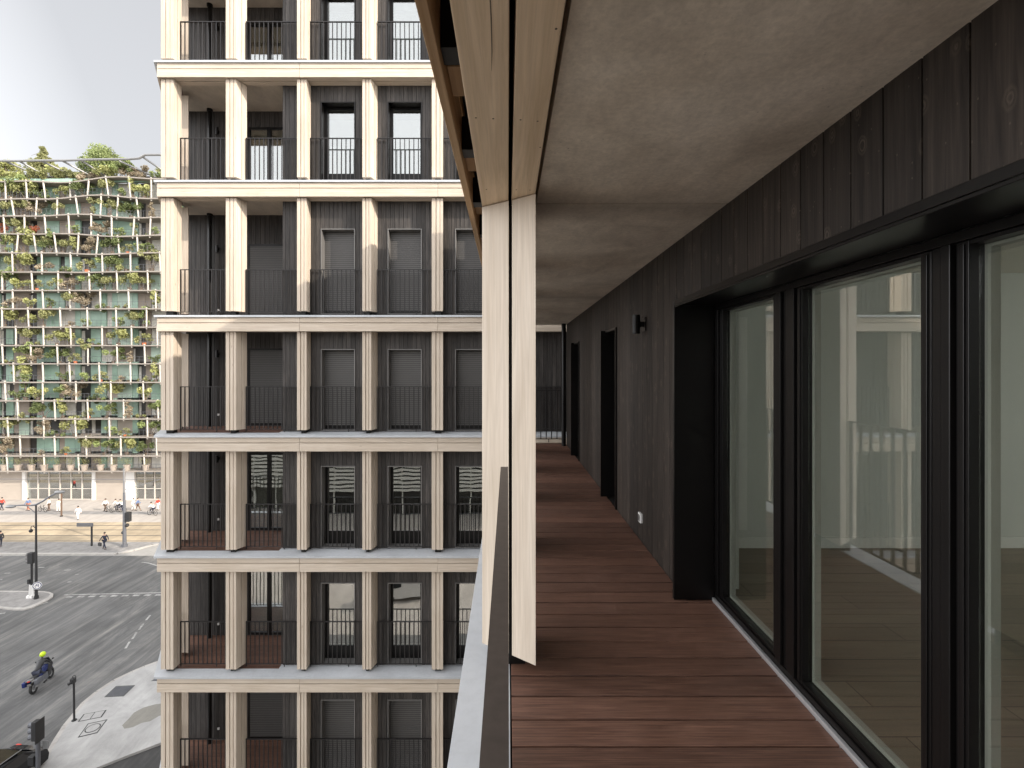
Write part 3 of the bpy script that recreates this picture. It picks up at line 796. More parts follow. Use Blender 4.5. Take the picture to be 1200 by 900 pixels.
for y in (616.7, 622, 628.7, 635):
    Y = gp(0, y).y; mb = MB(); mb.box(-140, 20, Y-.07, Y+.07, GZ+.08, GZ+.108); mb.box(-140, 20, Y-.03, Y-.0, GZ+.108, GZ+.115); struct(mb.build('tram_rail', M['grate']))
for k in range(2):
    for i in range(34):
        pass
mb = MB(); mb.box(-140, 20, gp(0, 613).y, 90, GZ, GZ+.135); struct(mb.build('plaza', M['plaza']))
mb = MB(); mb.sheet(poly([(-60, 601), (60, 600), (240, 601), (240, 604), (60, 604), (-60, 605)]), GZ+.139); struct(mb.build('path', M['pave2']))
# near pavement wedge (bottom) with kerb and darker lane beyond
kc = [(189, 777), (170, 784), (156, 790), (135, 800), (115.5, 813), (100, 826), (89.5, 839), (79, 852), (69, 868), (60, 884), (52, 900), (40, 930), (25, 985), (10, 1080)]
lo = [(40, 1400), (120, 1150), (60, 925), (120, 900), (150, 888), (189, 873), (240, 855), (330, 800), (330, 730), (240, 755)]
lo = [(40, 1400), (20, 1000), (60, 925), (120, 900), (150, 888), (189, 873), (240, 855), (420, 800), (420, 730), (240, 755)]
mb = MB(); mb.prism(poly(kc + lo[2:]), GZ, GZ+.13, 'z')
sp_ = struct(mb.build('pavement', M['pave']))
P = [gp(x, y) for x, y in [(240, 755), (210, 768)] + kc]
mb = MB()
for p, q in zip(P[:-1], P[1:]):
    d = (q-p).normalized(); n = Vector((-d.y, d.x, 0))*.22
    if n.x > 0: n = -n
    mb.prism([(p.x, p.y), (q.x, q.y), (q.x+n.x, q.y+n.y), (p.x+n.x, p.y+n.y)], GZ+.007, GZ+.122)
struct(mb.build('kerb', M['kerb']))
mb = MB(); mb.sheet(poly([(60, 925), (120, 900), (150, 888), (189, 873), (240, 855), (420, 800), (500, 1000), (300, 1300), (100, 1100)]), GZ+.014); struct(mb.build('side_lane', M['asph2']))
# traffic island
isl = [(-160, 694), (0, 693.5), (50, 694), (58, 695), (62.5, 697), (62, 700.5), (56, 704.5), (47, 709), (37, 713.5), (29, 715.5), (15, 715.5), (0, 713.5), (-160, 712)]
mb = MB(); mb.prism(poly(isl), GZ, GZ+.10, 'z'); struct(mb.build('traffic_island', M['kerb']))
c = Vector((sum(gp(x, y).x for x, y in isl)/len(isl), sum(gp(x, y).y for x, y in isl)/len(isl), 0))
ins = [(-160, 695.2), (0, 694.8), (50, 695.2), (56.5, 696.3), (59, 698), (57, 700.5), (50, 704.5), (42, 708.5), (33, 712), (27, 713.3), (15, 713.3), (0, 711.8), (-160, 710)]
mb = MB(); mb.sheet(poly(ins), GZ+.104); struct(mb.build('island_paving', M['pave2']))
# painted markings
def band(a, b, w):
    p, q = gp(*a), gp(*b); d = (q-p).normalized(); n = Vector((-d.y, d.x, 0))*w/2
    return [(p+n)[:2], (q+n)[:2], (q-n)[:2], (p-n)[:2]]
mb = MB(); mb.sheet(band((75, 697.2), (200, 694.4), .16), GZ+.011); struct(mb.build('road_marking', M['line']))
x = 78
while x < 196:
    mb = MB(); y = 699.6-(x-78)*.022; mb.sheet(band((x, y), (x+7.5, y-.17), .28), GZ+.011); struct(mb.build('road_marking', M['line'])); x += 13
for a, b, w in (((147, 760), (152, 752), .14), ((155, 749), (160, 741), .14), ((163, 738), (168, 731), .14), ((171, 727), (176, 721), .14),
                ((75, 668.5), (83, 667.8), .18), ((88, 673.5), (92, 673), .16), ((79, 682.3), (84, 682), .16), ((45, 665), (52, 665), .16), ((-4, 680), (3, 679), .2),
                ((-5, 720), (6, 718.5), .2), ((5, 672), (12, 671.6), .16), ((48, 708.5), (56, 705.5), .15)):
    mb = MB(); mb.sheet(band(a, b, w), GZ+.011); struct(mb.build('road_marking', M['line']))
mb = MB()
P = [gp(166, 659), gp(172, 659.5), gp(178, 661), (gp(184, 663)), gp(190, 666)]
for p, q in zip(P[:-1], P[1:]):
    d = (q-p).normalized(); n = Vector((-d.y, d.x, 0))*.08; mb.sheet([(p+n)[:2], (q+n)[:2], (q-n)[:2], (p-n)[:2]], GZ+.011)
struct(mb.build('road_marking', M['line']))
# damp patch
mb = MB(); mb.sheet(poly([(143, 853), (150, 846), (157, 838), (168, 832), (182, 828), (200, 826), (200, 838), (186, 842), (176, 848), (166, 850), (156, 855), (146, 857)]), GZ+.135); struct(mb.build('damp_patch', M['damp']))

# iron covers set in the pavement
def cover(name, px, label, disc=False, split=False, dark=False):
    P = [gp(*p, z=GZ+.13) for p in px]
    c = sum(P, Vector())/4
    t = thing(name, label, 'access cover', c)
    mb = MB(); z = GZ+.130
    mb.prism([p[:2] for p in P], z, z+.006); mb.build('rim', M['blk'] if not dark else M['grate'], t, c)
    q = [c+(p-c)*.88 for p in P]
    mb = MB()
    if dark:
        for i in range(11):
            a = q[0].lerp(q[3], i/11); b = q[1].lerp(q[2], i/11); a2 = q[0].lerp(q[3], (i+.6)/11); b2 = q[1].lerp(q[2], (i+.6)/11)
            mb.prism([a[:2], b[:2], b2[:2], a2[:2]], z+.0065, z+.016)
        mb.build('grating', M['dsteel'], t, c)
    elif split:
        for u0, u1 in ((0, .48), (.52, 1)):
            mb.prism([q[0].lerp(q[1], u0)[:2], q[0].lerp(q[1], u1)[:2], q[3].lerp(q[2], u1)[:2], q[3].lerp(q[2], u0)[:2]], z+.0065, z+.012)
        mb.build('lid', M['pave'], t, c)
    else:
        mb.prism([p[:2] for p in q], z+.0065, z+.010); mb.build('surround', M['pave'], t, c)
        r = min((q[0]-q[1]).length, (q[1]-q[2]).length)*.47
        mb = MB(); mb.tube([(c.x, c.y, z+.0105), (c.x, c.y, z+.015)], r, 28); 
        mb.build('lid_ring', M['blk'], t, c)
        mb = MB(); mb.tube([(c.x, c.y, z+.0155), (c.x, c.y, z+.019)], r*.86, 28); mb.tube([(c.x, c.y, z+.0195), (c.x, c.y, z+.023)], r*.12, 10); mb.build('lid', M['pave'], t, c)
cover('floor_grate', [(122, 817), (145, 816), (158.5, 803), (136, 804)], 'dark square iron grate in the pale pavement corner', dark=True)
cover('pavement_cover', [(91, 846), (119, 840.5), (125, 832), (98, 837)], 'long concrete filled cover in two halves on the pavement', split=True)
cover('manhole_cover', [(91, 864.5), (114, 859), (126, 843), (103, 848)], 'square pavement cover with a round lid ring')
cover('drain_cover', [(177, 798), (190, 798), (196, 794), (184, 794)], 'small black drain cover at the foot of the timber block', dark=True)

# ================================================================== PLANTED TOWER
GY = 69.0; gs = GY/F
tower = thing('planted_tower', 'tall pale residential tower with planted balconies and green glazing beyond the tram tracks', 'building', (-55, GY, GZ))
TX0, TX1 = -92.0, -24.0
yl = [210, 231.5, 253, 274.5, 296, 318, 339.8, 361.3, 382.8, 404.4, 425.8, 447.6, 469.3, 490.6, 512, 534, 552]
ZL = [(VY-y)*gs for y in yl]
def wave(x, k):
    a = max(0, 1-k/6.0)
    return a*(.35*math.sin(x*.21+k*1.1) + .18*math.sin(x*.53+k))
for k, z in enumerate(ZL):
    mb = MB(); n = 48
    xs = [TX0+(TX1-TX0)*i/n for i in range(n+1)]
    for i in range(n):
        a, b = xs[i], xs[i+1]; za, zb = z+wave(a, k), z+wave(b, k)
        for (y0, y1, t0, t1) in ((GY, GY+.12, -.15, .02), (GY+.12, GY+2.2, -.13, -.005)):
            v = [(a, y0, za+t0), (b, y0, zb+t0), (b, y1, zb+t0), (a, y1, za+t0), (a, y0, za+t1), (b, y0, zb+t1), (b, y1, zb+t1), (a, y1, za+t1)]
            nn = len(mb.v); mb.v += v
            for q in ((3,2,1,0),(4,5,6,7),(0,1,5,4),(2,3,7,6)): mb.face([nn+j for j in q])
    mb.build('floor_slab', M['slabm'], tower, (TX0, GY, z))
    if k > 0:
        mb = MB(); mb.tube([(a, GY+.15, z+.95+wave(a, k)) for a in xs], .022, 4); mb.tube([(a, GY+.15, z+.5+wave(a, k)) for a in xs], .012, 4)
        i = 0; a = TX0
        while a < TX1: mb.box(a-.012, a+.012, GY+.14, GY+.16, z+wave(a, k), z+.95+wave(a, k)); a += .6
        mb.build('railing', M['dsteel'], tower, (TX0, GY, z))
posts = []
for k in range(1, len(ZL)):
    x = -76.0 + (1.7 if k % 2 else 0)
    while x < -46:
        xx = x + random.uniform(-.35, .35)
        tilt = random.uniform(-.45, .45) if k < 5 else random.uniform(-.08, .08)
        posts.append((k, xx, tilt)); x += 2.95 if k < 5 else 4.1 if k < 12 else 4.9
posts.sort(key=lambda p: abs(p[1]+60) + (0 if -73 < p[1] < -49 else 50))
def post_mb(mb, k, x, tilt):
    z0 = ZL[k]+wave(x, k); z1 = ZL[k-1]+wave(x, k-1)-.16
    mb.tube([(x, GY+.22, z0-.35), (x+tilt, GY+.10, z1+.3)], .105, 7)
for k, x, t in posts[:100]:
    mb = MB(); post_mb(mb, k, x, t); mb.build('post', M['postm'], tower, (x, GY, ZL[k]))
mb = MB()
for k, x, t in posts[100:]: post_mb(mb, k, x, t)
mb.build('posts', M['postm'], tower, (TX0, GY, GZ), kind='stuff')
# walls behind the balconies: aligned vertical strips
PW = GY+2.2
strips = []; x = TX0
rs = random.Random(11)
while x < TX1:
    w = rs.choice([.8, 1.1, 1.5, 2.2]); t = rs.choice(['gpanel', 'gpanel2', 'beige2', 'darkwin', 'gpanel', 'beige', 'curtain', 'beige2', 'darkwin', 'gpanel'])
    strips.append((x, min(x+w, TX1), t)); x += w
mats_t = ['gpanel', 'gpanel2', 'beige2', 'beige', 'darkwin', 'curtain']
for k in range(1, len(ZL)):
    mb = MB()
    for (a, b, t) in strips:
        tt = t if rs.random() < .72 else rs.choice(mats_t)
        mb.mi = mats_t.index(tt); mb.rn = rs.random()
        dd = {'darkwin': .18, 'curtain': .1, 'gpanel': -.05, 'gpanel2': -.05}.get(tt, 0)
        mb.box(a+.02, b-.02, PW+dd, PW+.4, ZL[k]+.0, ZL[k-1]+.25)
        if tt in ('darkwin',) and rs.random() < .5:
            mb.mi = 5; mb.box(a+.04, a+(b-a)*.35, PW+.12, PW+.16, ZL[k], ZL[k-1]-.4)
    mb.build('wall_panels', [M[m] for m in mats_t], tower, (TX0, PW, ZL[k]))
mb = MB(); mb.box(TX0, TX1, PW+.45, PW+16, GZ, ZL[0]-.3); mb.build('core_wall', M['beige'], tower, (TX0, PW, GZ))
# parapet glass at the roof
mb = MB(); mb.box(TX0, TX1, GY+1.2, GY+1.26, ZL[0]+.03, ZL[0]+.55); mb.build('roof_screen', M['gpanel'], tower, (TX0, GY+1, ZL[0]))
# ground floor
z0, z1 = GZ+.13, ZL[-1]-.2
def gx(x): return XP(x, PW-.4)
segs = [(-120, 27, 'beige'), (27, 31, 'white'), (108.5, 112.5, 'white'), (112.5, 148, 'beige'), (148, 158, 'white'), (215, 260, 'beige'), (-130, -120, 'white')]
for a, b, t in segs:
    mb = MB(); y0 = PW-.4 if t == 'beige' else PW-.55
    mb.box(gx(a), gx(b)-.01, y0, PW+.44, z0, z1-.002)
    if t == 'beige':
        for i in range(1, 9): mb.box(gx(a)+.01, gx(b)-.02, y0-.02, y0-.001, z0+i*.5, z0+i*.5+.03)
    mb.build('ground_floor_wall', M[t], tower, (gx(a), PW, z0))
for a, b, n in ((31, 108.5, 6), (158, 215, 5)):
    mb = MB(); mb.box(gx(a), gx(b), PW+.3, PW+.35, z0, z1); mb.mi = 1
    A, B = gx(a), gx(b)
    for i in range(n+1):
        x = A+(B-A)*i/n; mb.box(x-.07, x+.07, PW-.35, PW-.22, z0, z1-.01)
    for zz in (z0, z0+1.55, z0+3.1, z1-.15): mb.box(A, B, PW-.34, PW-.23, zz, zz+.10)
    sf = mb.build('shopfront', [M['darkwin'], M['postm']], tower, (A, PW, z0))
    mb = MB(); mb.box(A, B, PW-.27, PW-.26, z0+.1, z1-.15); mb.build('glazing', M['glass2'], sf, (A, PW, z0))
# roof pergola of steel tube
pz = lambda y: (VY-y)*gs
ga = [(-130, 188), (20, 188.5), (75, 188), (110, 187), (150, 186.5), (163, 185.5), (170, 181.5), (230, 181)]
pts = [(XP(x, GY), GY, pz(y)) for x, y in ga]
pg = thing('roof_pergola', 'grey steel tube frame standing above the roof of the planted tower', 'pergola', (XP(100, GY), GY, ZL[0]+.1))
mb = MB(); mb.tube(pts, .17, 8); mb.build('edge_tube', M['steel'], pg, W0[pg.name])
for x, dx in ((5, 24), (22, 14), (48, 22), (73, 18), (96, 11), (140, 26), (165, 22), (-30, 22), (190, 22)):
    X = XP(x, GY); X2 = XP(x+dx, GY)
    mb = MB(); mb.tube([(X, GY, pz(188.5) if x < 160 else pz(182.5)), (X2, GY+2.6, pz(199))], .14, 7); mb.build('strut', M['steel'], pg, W0[pg.name])
for x in (0, 30, 60, 90, 120, 150, 180):
    X = XP(x, GY+2.6); mb = MB(); mb.tube([(X, GY+2.6, pz(200)), (X, GY+2.6, ZL[0]-.1)], .09, 6); mb.build('leg', M['steel'], pg, W0[pg.name])
mb = MB(); mb.tube([(TX0, GY+2.6, pz(199)), (TX1, GY+2.6, pz(199))], .13, 7); mb.build('rear_tube', M['steel'], pg, W0[pg.name])

# ---- plants
def leaf(mb, p, s, rn):
    d = Vector((random.gauss(0, 1), random.gauss(0, 1), random.gauss(0, .7))).normalized()
    e = d.cross(Vector((random.gauss(0, 1), random.gauss(0, 1), random.gauss(0, 1)))).normalized()
    a = p - d*s*.5; b = p + d*s*.5; mb.rn = rn
    mb.quad(a, p+e*s*.32, b, p-e*s*.32)
def shrub_proto(kind, seed):
    random.seed(seed); mb = MB()
    nb = random.randint(5, 8); lobes = []
    for i in range(nb):
        if kind == 0: lobes.append((Vector((random.uniform(-.75, .75), random.uniform(-.3, .3), random.uniform(.35, 1.25))), random.uniform(.22, .42)))
        elif kind == 1: lobes.append((Vector((random.uniform(-.3, .3), random.uniform(-.25, .25), random.uniform(.3, 2.1))), random.uniform(.2, .36)))
        elif kind == 2: lobes.append((Vector((random.uniform(-1.1, 1.1), random.uniform(-.3, .3), random.uniform(-.5, .7))), random.uniform(.18, .34)))
        else: lobes.append((Vector((random.uniform(-.95, .95), random.uniform(-.4, .4), random.uniform(.7, 1.9))), random.uniform(.28, .46)))
    for c, r in lobes:
        t = random.random()
        for j in range(int(75*(r/.3)**2)):
            v = Vector((random.gauss(0, 1), random.gauss(0, 1), random.gauss(0, 1))).normalized()*r*random.random()**.4
            leaf(mb, c+v, random.uniform(.15, .27), min(1, max(0, t*.6+random.random()*.4)))
    mb2 = MB()
    for c, r in lobes[:5]: mb2.tube([(0, 0, -.02), (c.x*.4, c.y*.4, c.z*.5+.05), tuple(c)], [.03, .02, .012], 4)
    mb3 = MB(); mb3.tube([(0, 0, 0), (0, 0, .28)], [.17, .22], 8)
    return mb, mb2, mb3
protos = {}
for kind in range(4):
    for ci, cn in enumerate(LEAF):
        protos[(kind, cn)] = shrub_proto(kind, 100+kind*10+ci)
random.seed(21)
ORD = ['first', 'second', 'third', 'fourth', 'fifth', 'sixth', 'seventh', 'eighth', 'ninth', 'tenth', 'eleventh', 'twelfth', 'thirteenth', 'fourteenth', 'fifteenth', 'sixteenth', 'seventeenth', 'eighteenth', 'nineteenth']
plants = []
cn_list = list(LEAF)
fixed = [(1, 12, 3, 'fresh green', 1.7), (1, 30, 3, 'yellow green', 1.4), (1, 3, 3, 'yellow green', 1.5), (1, 120, 3, 'olive', 1.2), (1, 141, 0, 'fresh green', 1.1),
         (2, 27, 3, 'olive', 1.25), (2, 108, 1, 'olive', 1.2), (2, 128, 3, 'olive', 1.3), (2, 154, 3, 'dark green', 1.3), (2, 178, 1, 'dry pinkish', 1.),
         (3, 15, 3, 'olive', 1.2), (3, 41, 0, 'rusty red', .9), (3, 117, 3, 'dry pinkish', 1.2), (3, 138, 0, 'fresh green', 1.2), (3, 3, 0, 'rusty red', .9),
         (4, 27, 3, 'yellow green', 1.7), (4, 50, 3, 'olive', 1.3), (4, 104, 3, 'dry pinkish', 1.2), (5, 125, 3, 'fresh green', 1.2), (5, 24, 3, 'yellow green', 1.6), (5, 178, 3, 'olive', 1.5),
         (6, 3, 3, 'fresh green', 1.5), (6, 105, 3, 'fresh green', 1.2), (6, 122, 3, 'olive', 1.1), (6, 152, 3, 'yellow green', 1.3), (6, 166, 3, 'olive', 1.1),
         (7, 79, 3, 'olive', 1.2), (7, 183, 1, 'yellow green', 1.3), (8, 5, 3, 'yellow green', 1.4), (8, 51, 3, 'olive', 1.2), (8, 137, 0, 'fresh green', 1.1), (8, 155, 3, 'olive', 1.2),
         (9, 83, 1, 'yellow green', 1.2), (9, 30, 3, 'olive', 1.2), (9, 108, 2, 'fresh green', 1.1), (10, 28, 3, 'fresh green', 1.3), (10, 133, 3, 'fresh green', 1.1),
         (11, 30, 1, 'yellow green', 1.7), (11, 183, 1, 'yellow green', 1.3), (11, 97, 0, 'fresh green', 1.2), (11, 118, 0, 'olive', 1.1), (12, 30, 1, 'fresh green', 1.6), (12, 130, 3, 'yellow green', 1.3),
         (13, 183, 3, 'fresh green', 1.3), (14, 88, 3, 'yellow green', 1.5), (14, 128, 0, 'fresh green', 1.2), (14, 5, 3, 'olive', 1.2), (15, 100, 3, 'olive', 1.2), (15, 122, 3, 'fresh green', 1.1), (15, 6, 3, 'dry pinkish', 1.2)]
used = set()
for f_ in fixed: plants.append(list(f_))
for k in range(1, 16):
    n = 11 if k <= 4 else 8 if k < 9 else 7
    xs = [-40, -18] + [4+(184-4)*(i+random.uniform(.1, .9))/n for i in range(n)] + [205, 225]
    for x in xs:
        if any(p[0] == k and abs(p[1]-x) < 10 for p in plants): continue
        kd = random.choice([0, 0, 1, 3, 3, 2]); c_ = random.choices(cn_list, [5, 5, 3, 3, 4, .3])[0]
        plants.append([k, x, kd, c_, random.uniform(.85, 1.35)])
# roof garden shrubs
for x in range(-60, 240, 14):
    plants.append([0, x+random.uniform(-5, 5), random.choice([0, 3, 3]), random.choice(['yellow green', 'olive', 'fresh green', 'dry pinkish']), random.uniform(1.0, 1.6)])
KW = {0: 'low bushy', 1: 'tall narrow', 2: 'trailing', 3: 'spreading'}
byk = {}
for p in plants: byk.setdefault(p[0], []).append(p)
made = {}
for k, lst in byk.items():
    lst.sort(key=lambda p: p[1]); vis = 0
    for p in lst:
        _, x, kd, c_, sc = p
        Y = GY+.55 if k else GY+1.6
        X = XP(x, Y); z = ZL[k]+wave(X, k)+.03
        wh = 'roof terrace' if k == 0 else '%s planted balcony level down' % ORD[k-1]
        if 0 <= x <= 188:
            vis += 1; lab = '%s %s shrub, %s from left on the %s' % (KW[kd], c_, ORD[min(vis-1, 18)], wh)
        else: lab = '%s %s shrub on the %s, %s' % (KW[kd], c_, wh, 'outside the view' if x < 0 else 'hidden')
        if not 0 <= x <= 188 and k and random.random() < .0: continue
        key = (kd, c_)
        if key not in made:
            a, b, pot = protos[key]
            t = thing('shrub', lab, 'shrub', (X, Y, z), 'shrubs growing on the planted tower')
            o0 = W0[t.name].copy(); W0[t.name] = Vector((0, 0, 0))
            a.build('leaves', LEAF[c_], t); b.build('stems', M['bark'], t); pot.build('pot', M['orange'] if key in ((0, 'olive'), (3, 'rusty red')) else M['bark'], t)
            W0[t.name] = o0; made[key] = t
        else:
            t = copy_tree(made[key]); t['label'] = lab; t.location = (X, Y, z)
        t.scale = (sc, sc, sc*random.uniform(.85, 1.1)); t.rotation_euler.z = random.uniform(-.6, .6)
# planters on the first floor ledge
pp = None
for i, x in enumerate((5, 21, 37, 52, 67, 83, 99, 118, 133, 149, 171)):
    Y = GY+.35; loc = (XP(x, Y), Y, ZL[-1]+.02)
    lab = 'brown pot with wispy plant on the tower lowest ledge, %s from left' % ORD[i]
    if pp is None:
        pp = thing('potted_plant', lab, 'potted plant', loc, 'row of pots above the tower ground floor'); W0[pp.name] = Vector((0,0,0))
        mb = MB(); mb.tube([(0,0,0), (0,0,.75)], [.32, .45], 10); mb.tube([(0,0,.76), (0,0,.82)], .49, 10); mb.build('pot', M['beige2'], pp)
        mb = MB(); random.seed(5)
        for j in range(70):
            v = Vector((random.gauss(0, .3), random.gauss(0, .25), random.uniform(.85, 1.9))); leaf(mb, v, .16, random.random())
        for j in range(5): mb.tube([(0,0,.8), (random.gauss(0,.25), random.gauss(0,.2), 1.7)], .015, 3)
        mb.build('leaves', LEAF['olive'], pp)
    else:
        t = copy_tree(pp); t['label'] = lab; t.location = loc
# roof trees
def tree(name, label, loc, h, w, leafmat, conifer=False, n=900, seed=3, ls=.32):
    random.seed(seed)
    t = thing(name, label, 'tree', loc); c = Vector(loc)
    mb = MB(); mb.tube([c+Vector((0,0,-.05)), c+Vector((.05,0,h*.3)), c+Vector((0,.1,h*.6)), c+Vector((0,0,h*.92))], [.16*h/5, .12*h/5, .07*h/5, .02], 8)
    for i in range(9):
        a = random.uniform(0, 6.28); zz = h*random.uniform(.25, .8)
        r = w*(.45 if not conifer else .5*(1-zz/h)+.1)
        mb.tube([c+Vector((0,0,zz)), c+Vector((math.cos(a)*r*.5, math.sin(a)*r*.5, zz+.2*h*.3)), c+Vector((math.cos(a)*r, math.sin(a)*r, zz+(.25*h*.5 if not conifer else -.1)))], [.05, .035, .015], 5)
    mb.build('trunk', M['bark'], t, c)
    mb = MB(); lobes = []
    if conifer:
        for i in range(60):
            zz = random.uniform(.08, .97); r = (1-zz)*w*.55+.08; a = random.uniform(0, 6.28); q = r*random.uniform(.4, 1)
            lobes.append((Vector((math.cos(a)*q, math.sin(a)*q, zz*h)), .16*w*(1.1-zz)+.12))
    else:
        for i in range(18):
            a = random.uniform(0, 6.28); b = random.uniform(-.7, 1.3)
            lobes.append((Vector((math.cos(a)*math.cos(b)*w*.40*random.uniform(.5, 1), math.sin(a)*math.cos(b)*w*.34*random.uniform(.5, 1), h*.62+math.sin(b)*h*.32)), w*random.uniform(.10, .19)))
    per = n//len(lobes)
    for p, r in lobes:
        tn = random.random()
        for j in range(per):
            v = Vector((random.gauss(0,1), random.gauss(0,1), random.gauss(0,.8))).normalized()*r*random.random()**.35
            leaf(mb, c+p+v, ls*random.uniform(.6, 1.1), min(1, tn*.55+random.random()*.45))
    mb.build('crown', leafmat, t, c); return t
tree('conifer_tree', 'pointed olive conifer on the roof of the planted tower', (XP(50, GY+4), GY+4, ZL[0]), 6.6, 5.2, LEAF['olive'], True, 8000, 3, .3)
tree('broadleaf_tree', 'rounded green broadleaf tree on the tower roof behind the steel frame', (XP(121, GY+4), GY+4, ZL[0]-.3), 6.1, 7.8, LEAF['fresh green'], False, 8500, 4, .3)
tree('small_roof_tree', 'low yellowish tree at the left end of the tower roof', (XP(6, GY+4), GY+4, ZL[0]-.3), 4.6, 5.0, LEAF['yellow green'], False, 3400, 8, .3)
tree('reddish_roof_tree', 'low reddish brown tree beside the rounded tree on the tower roof', (XP(98, GY+4), GY+4, ZL[0]-.3), 2.9, 3.2, LEAF['dry pinkish'], False, 1800, 9, .28)

# ================================================================== STREET FURNITURE
def rot_about(o, rz): o.rotation_euler.z = rz
def furn(name, label, cat, px): 
    c = gp(*px); return thing(name, label, cat, c), c
# double arm street lamp
t, c = furn('street_lamp', 'tall grey street lamp with two curved arms on the traffic island', 'street lamp', (42.5, 703)); c.z += .10; t.location = c; W0[t.name] = c.copy()
s = c.y/F
V = lambda x, y, dy=0: Vector((XP(x, c.y), c.y+dy, (VY-y)*s))
mb = MB(); mb.tube([c, c+Vector((0,0,1.2)), V(42.2, 592)], [.12, .095, .06], 12); mb.tube([c, c+Vector((0,0,.25))], [.17, .15], 12); mb.build('pole', M['blk'], t, c)
mb = MB(); mb.tube([V(17, 592.5), V(26, 592), V(36, 592.3), V(42, 591.5), V(50, 587.5), V(58, 582), V(66, 578)], [.05, .06, .07, .08, .07, .06, .05], 8)
mb.tube([V(31.5, 593), V(41.5, 601)], .03, 6); mb.build('arm', M['dsteel'], t, c)
for x, y in ((12.5, 593.5), (70, 576.5)):
    mb = MB(); mb.ball(V(x, y), .42, 12, 6, (1.05, .5, .33)); mb.build('lamp_head', M['steel'], t, c)
mb = MB(); mb.tube([V(41.5, 619), V(39, 616.5), V(36.5, 617), V(36.2, 620)], .03, 6); mb.ball(V(36.2, 622), .14, 8, 6, (1,1,1.1)); mb.build('camera', M['blk'], t, c)
tt = V(44.3, 685.5)
mb = MB(); mb.tube([tt+Vector((.06,-.14,0)), tt+Vector((.0,-.17,0))], .30, 20); mb.rn = 0
sg = mb.build('round_sign', M['white'], t, tt)
sg.rotation_euler.z = 0
mb = MB(); mb.torus(tt+Vector((-.0,-.0,0)), .26, .022, 'x', 24, 5)
# sign as disc facing the camera-right diagonal
bpy.data.objects.remove(sg)
nrm = Vector((.45, -.89, 0)).normalized()
mb = MB(); mb.tube([tt+nrm*.12, tt+nrm*.15], .31, 24); sg = mb.build('round_sign', M['white'], t, tt)
mb = MB(); mb.tube([tt+nrm*.152, tt+nrm*.156], .285, 24); mb.mi = 1; mb.tube([tt+nrm*.158, tt+nrm*.161], .235, 24)
mb.mi = 2
side = Vector((-nrm.y, nrm.x, 0)); side = -side
def strk(pts, r=.02): mb.tube([tt+nrm*.166+side*a+Vector((0,0,b)) for a, b in pts], r, 4)
strk([(-.10, -.12), (-.10, .10)]); strk([(-.10, .12), (.02, .14), (.06, .07), (.02, .0), (-.08, -.01)]); strk([(.08, -.14), (.13, -.02), (.08, .05)])
mb.build('emblem', [M['bluep'], M['wcloth'], M['bluep']], sg, tt)
# small traffic light on white base
t, c = furn('traffic_light', 'small black traffic light on a white base beside the street lamp', 'traffic light', (36.5, 701.5)); c.z += .1; t.location = c; W0[t.name] = c.copy()
s = c.y/F
mb = MB(); mb.prism([(c.x-.24, c.y-.2), (c.x+.24, c.y-.2), (c.x+.24, c.y+.2), (c.x-.24, c.y+.2)], c.z, c.z+.2); mb.tube([c, c+Vector((0,0,1.05))], [.24, .17], 4); mb.build('base', M['white'], t, c)
mb = MB(); mb.tube([c+Vector((.05,0,1.0)), c+Vector((.05,0,3.6))], .08, 10); mb.box(c.x-.25, c.x-.05, c.y-.1, c.y+.1, c.z+1.15, c.z+1.5); mb.build('pole', M['blk'], t, c)
mb = MB(); mb.box(c.x-.19, c.x+.24, c.y-.16, c.y+.16, c.z+2.85, c.z+3.75); hd = mb.build('signal_head', M['blk'], t, c+Vector((0,0,3)), .03)
for i in range(3):
    z = c.z+3.0+i*.29; mb = MB(); mb.tube([(c.x-.19, c.y-.02, z), (c.x-.33, c.y-.03, z)], [.12, .13], 10); mb.build('visor', M['greym'], hd, (c.x, c.y, z))
# street name board
t, c = furn('street_name_board', 'low dark street board on a single post at the far kerb', 'sign', (107.5, 641)); c.z += .12; t.location = c; W0[t.name] = c.copy()
mb = MB(); mb.tube([c, c+Vector((0,0,2.15))], .09, 8); mb.build('post', M['blk'], t, c)
mb = MB(); mb.box(c.x-1.5, c.x+.25, c.y-.16, c.y-.08, c.z+2.12, c.z+2.5); bd = mb.build('board', M['dsteel'], t, c, .02)
mb = MB(); mb.box(c.x-1.38, c.x+.13, c.y-.168, c.y-.162, c.z+2.25, c.z+2.37); mb.build('pale_strip', M['greym'], bd, c)
# catenary mast with signal
t, c = furn('tram_mast', 'thick grey tram mast carrying a signal box at the far kerb', 'mast', (146, 642)); c.z += .12; t.location = c; W0[t.name] = c.copy()
s = c.y/F; V = lambda x, y, dy=0: Vector((XP(x, c.y), c.y+dy, (VY-y)*s))
mb = MB(); mb.tube([c, c+Vector((0,0,.25))], .28, 12); mb.tube([c, V(145.6, 577)], [.19, .12], 12); mb.build('pole', M['dsteel'], t, c)
mb = MB(); mb.tube([V(145.6, 577), V(145.2, 549)], [.10, .09], 10); mb.build('upper_pole', M['steel'], t, c)
mb = MB(); mb.box(c.x+.22, c.x+.62, c.y-.2, c.y+.2, V(0, 611).z, V(0, 600).z); mb.ball(V(149, 615.5), .2, 8, 6); mb.build('signal_box', M['blk'], t, c, .02)
mb = MB(); mb.ball(V(144.5, 624), .2, 8, 6); mb.build('camera', M['blk'], t, c)
mb = MB(); mb.tube([V(146, 574), V(200, 559, 3)], .03, 5); mb.build('bracket_arm', M['dsteel'], t, c)
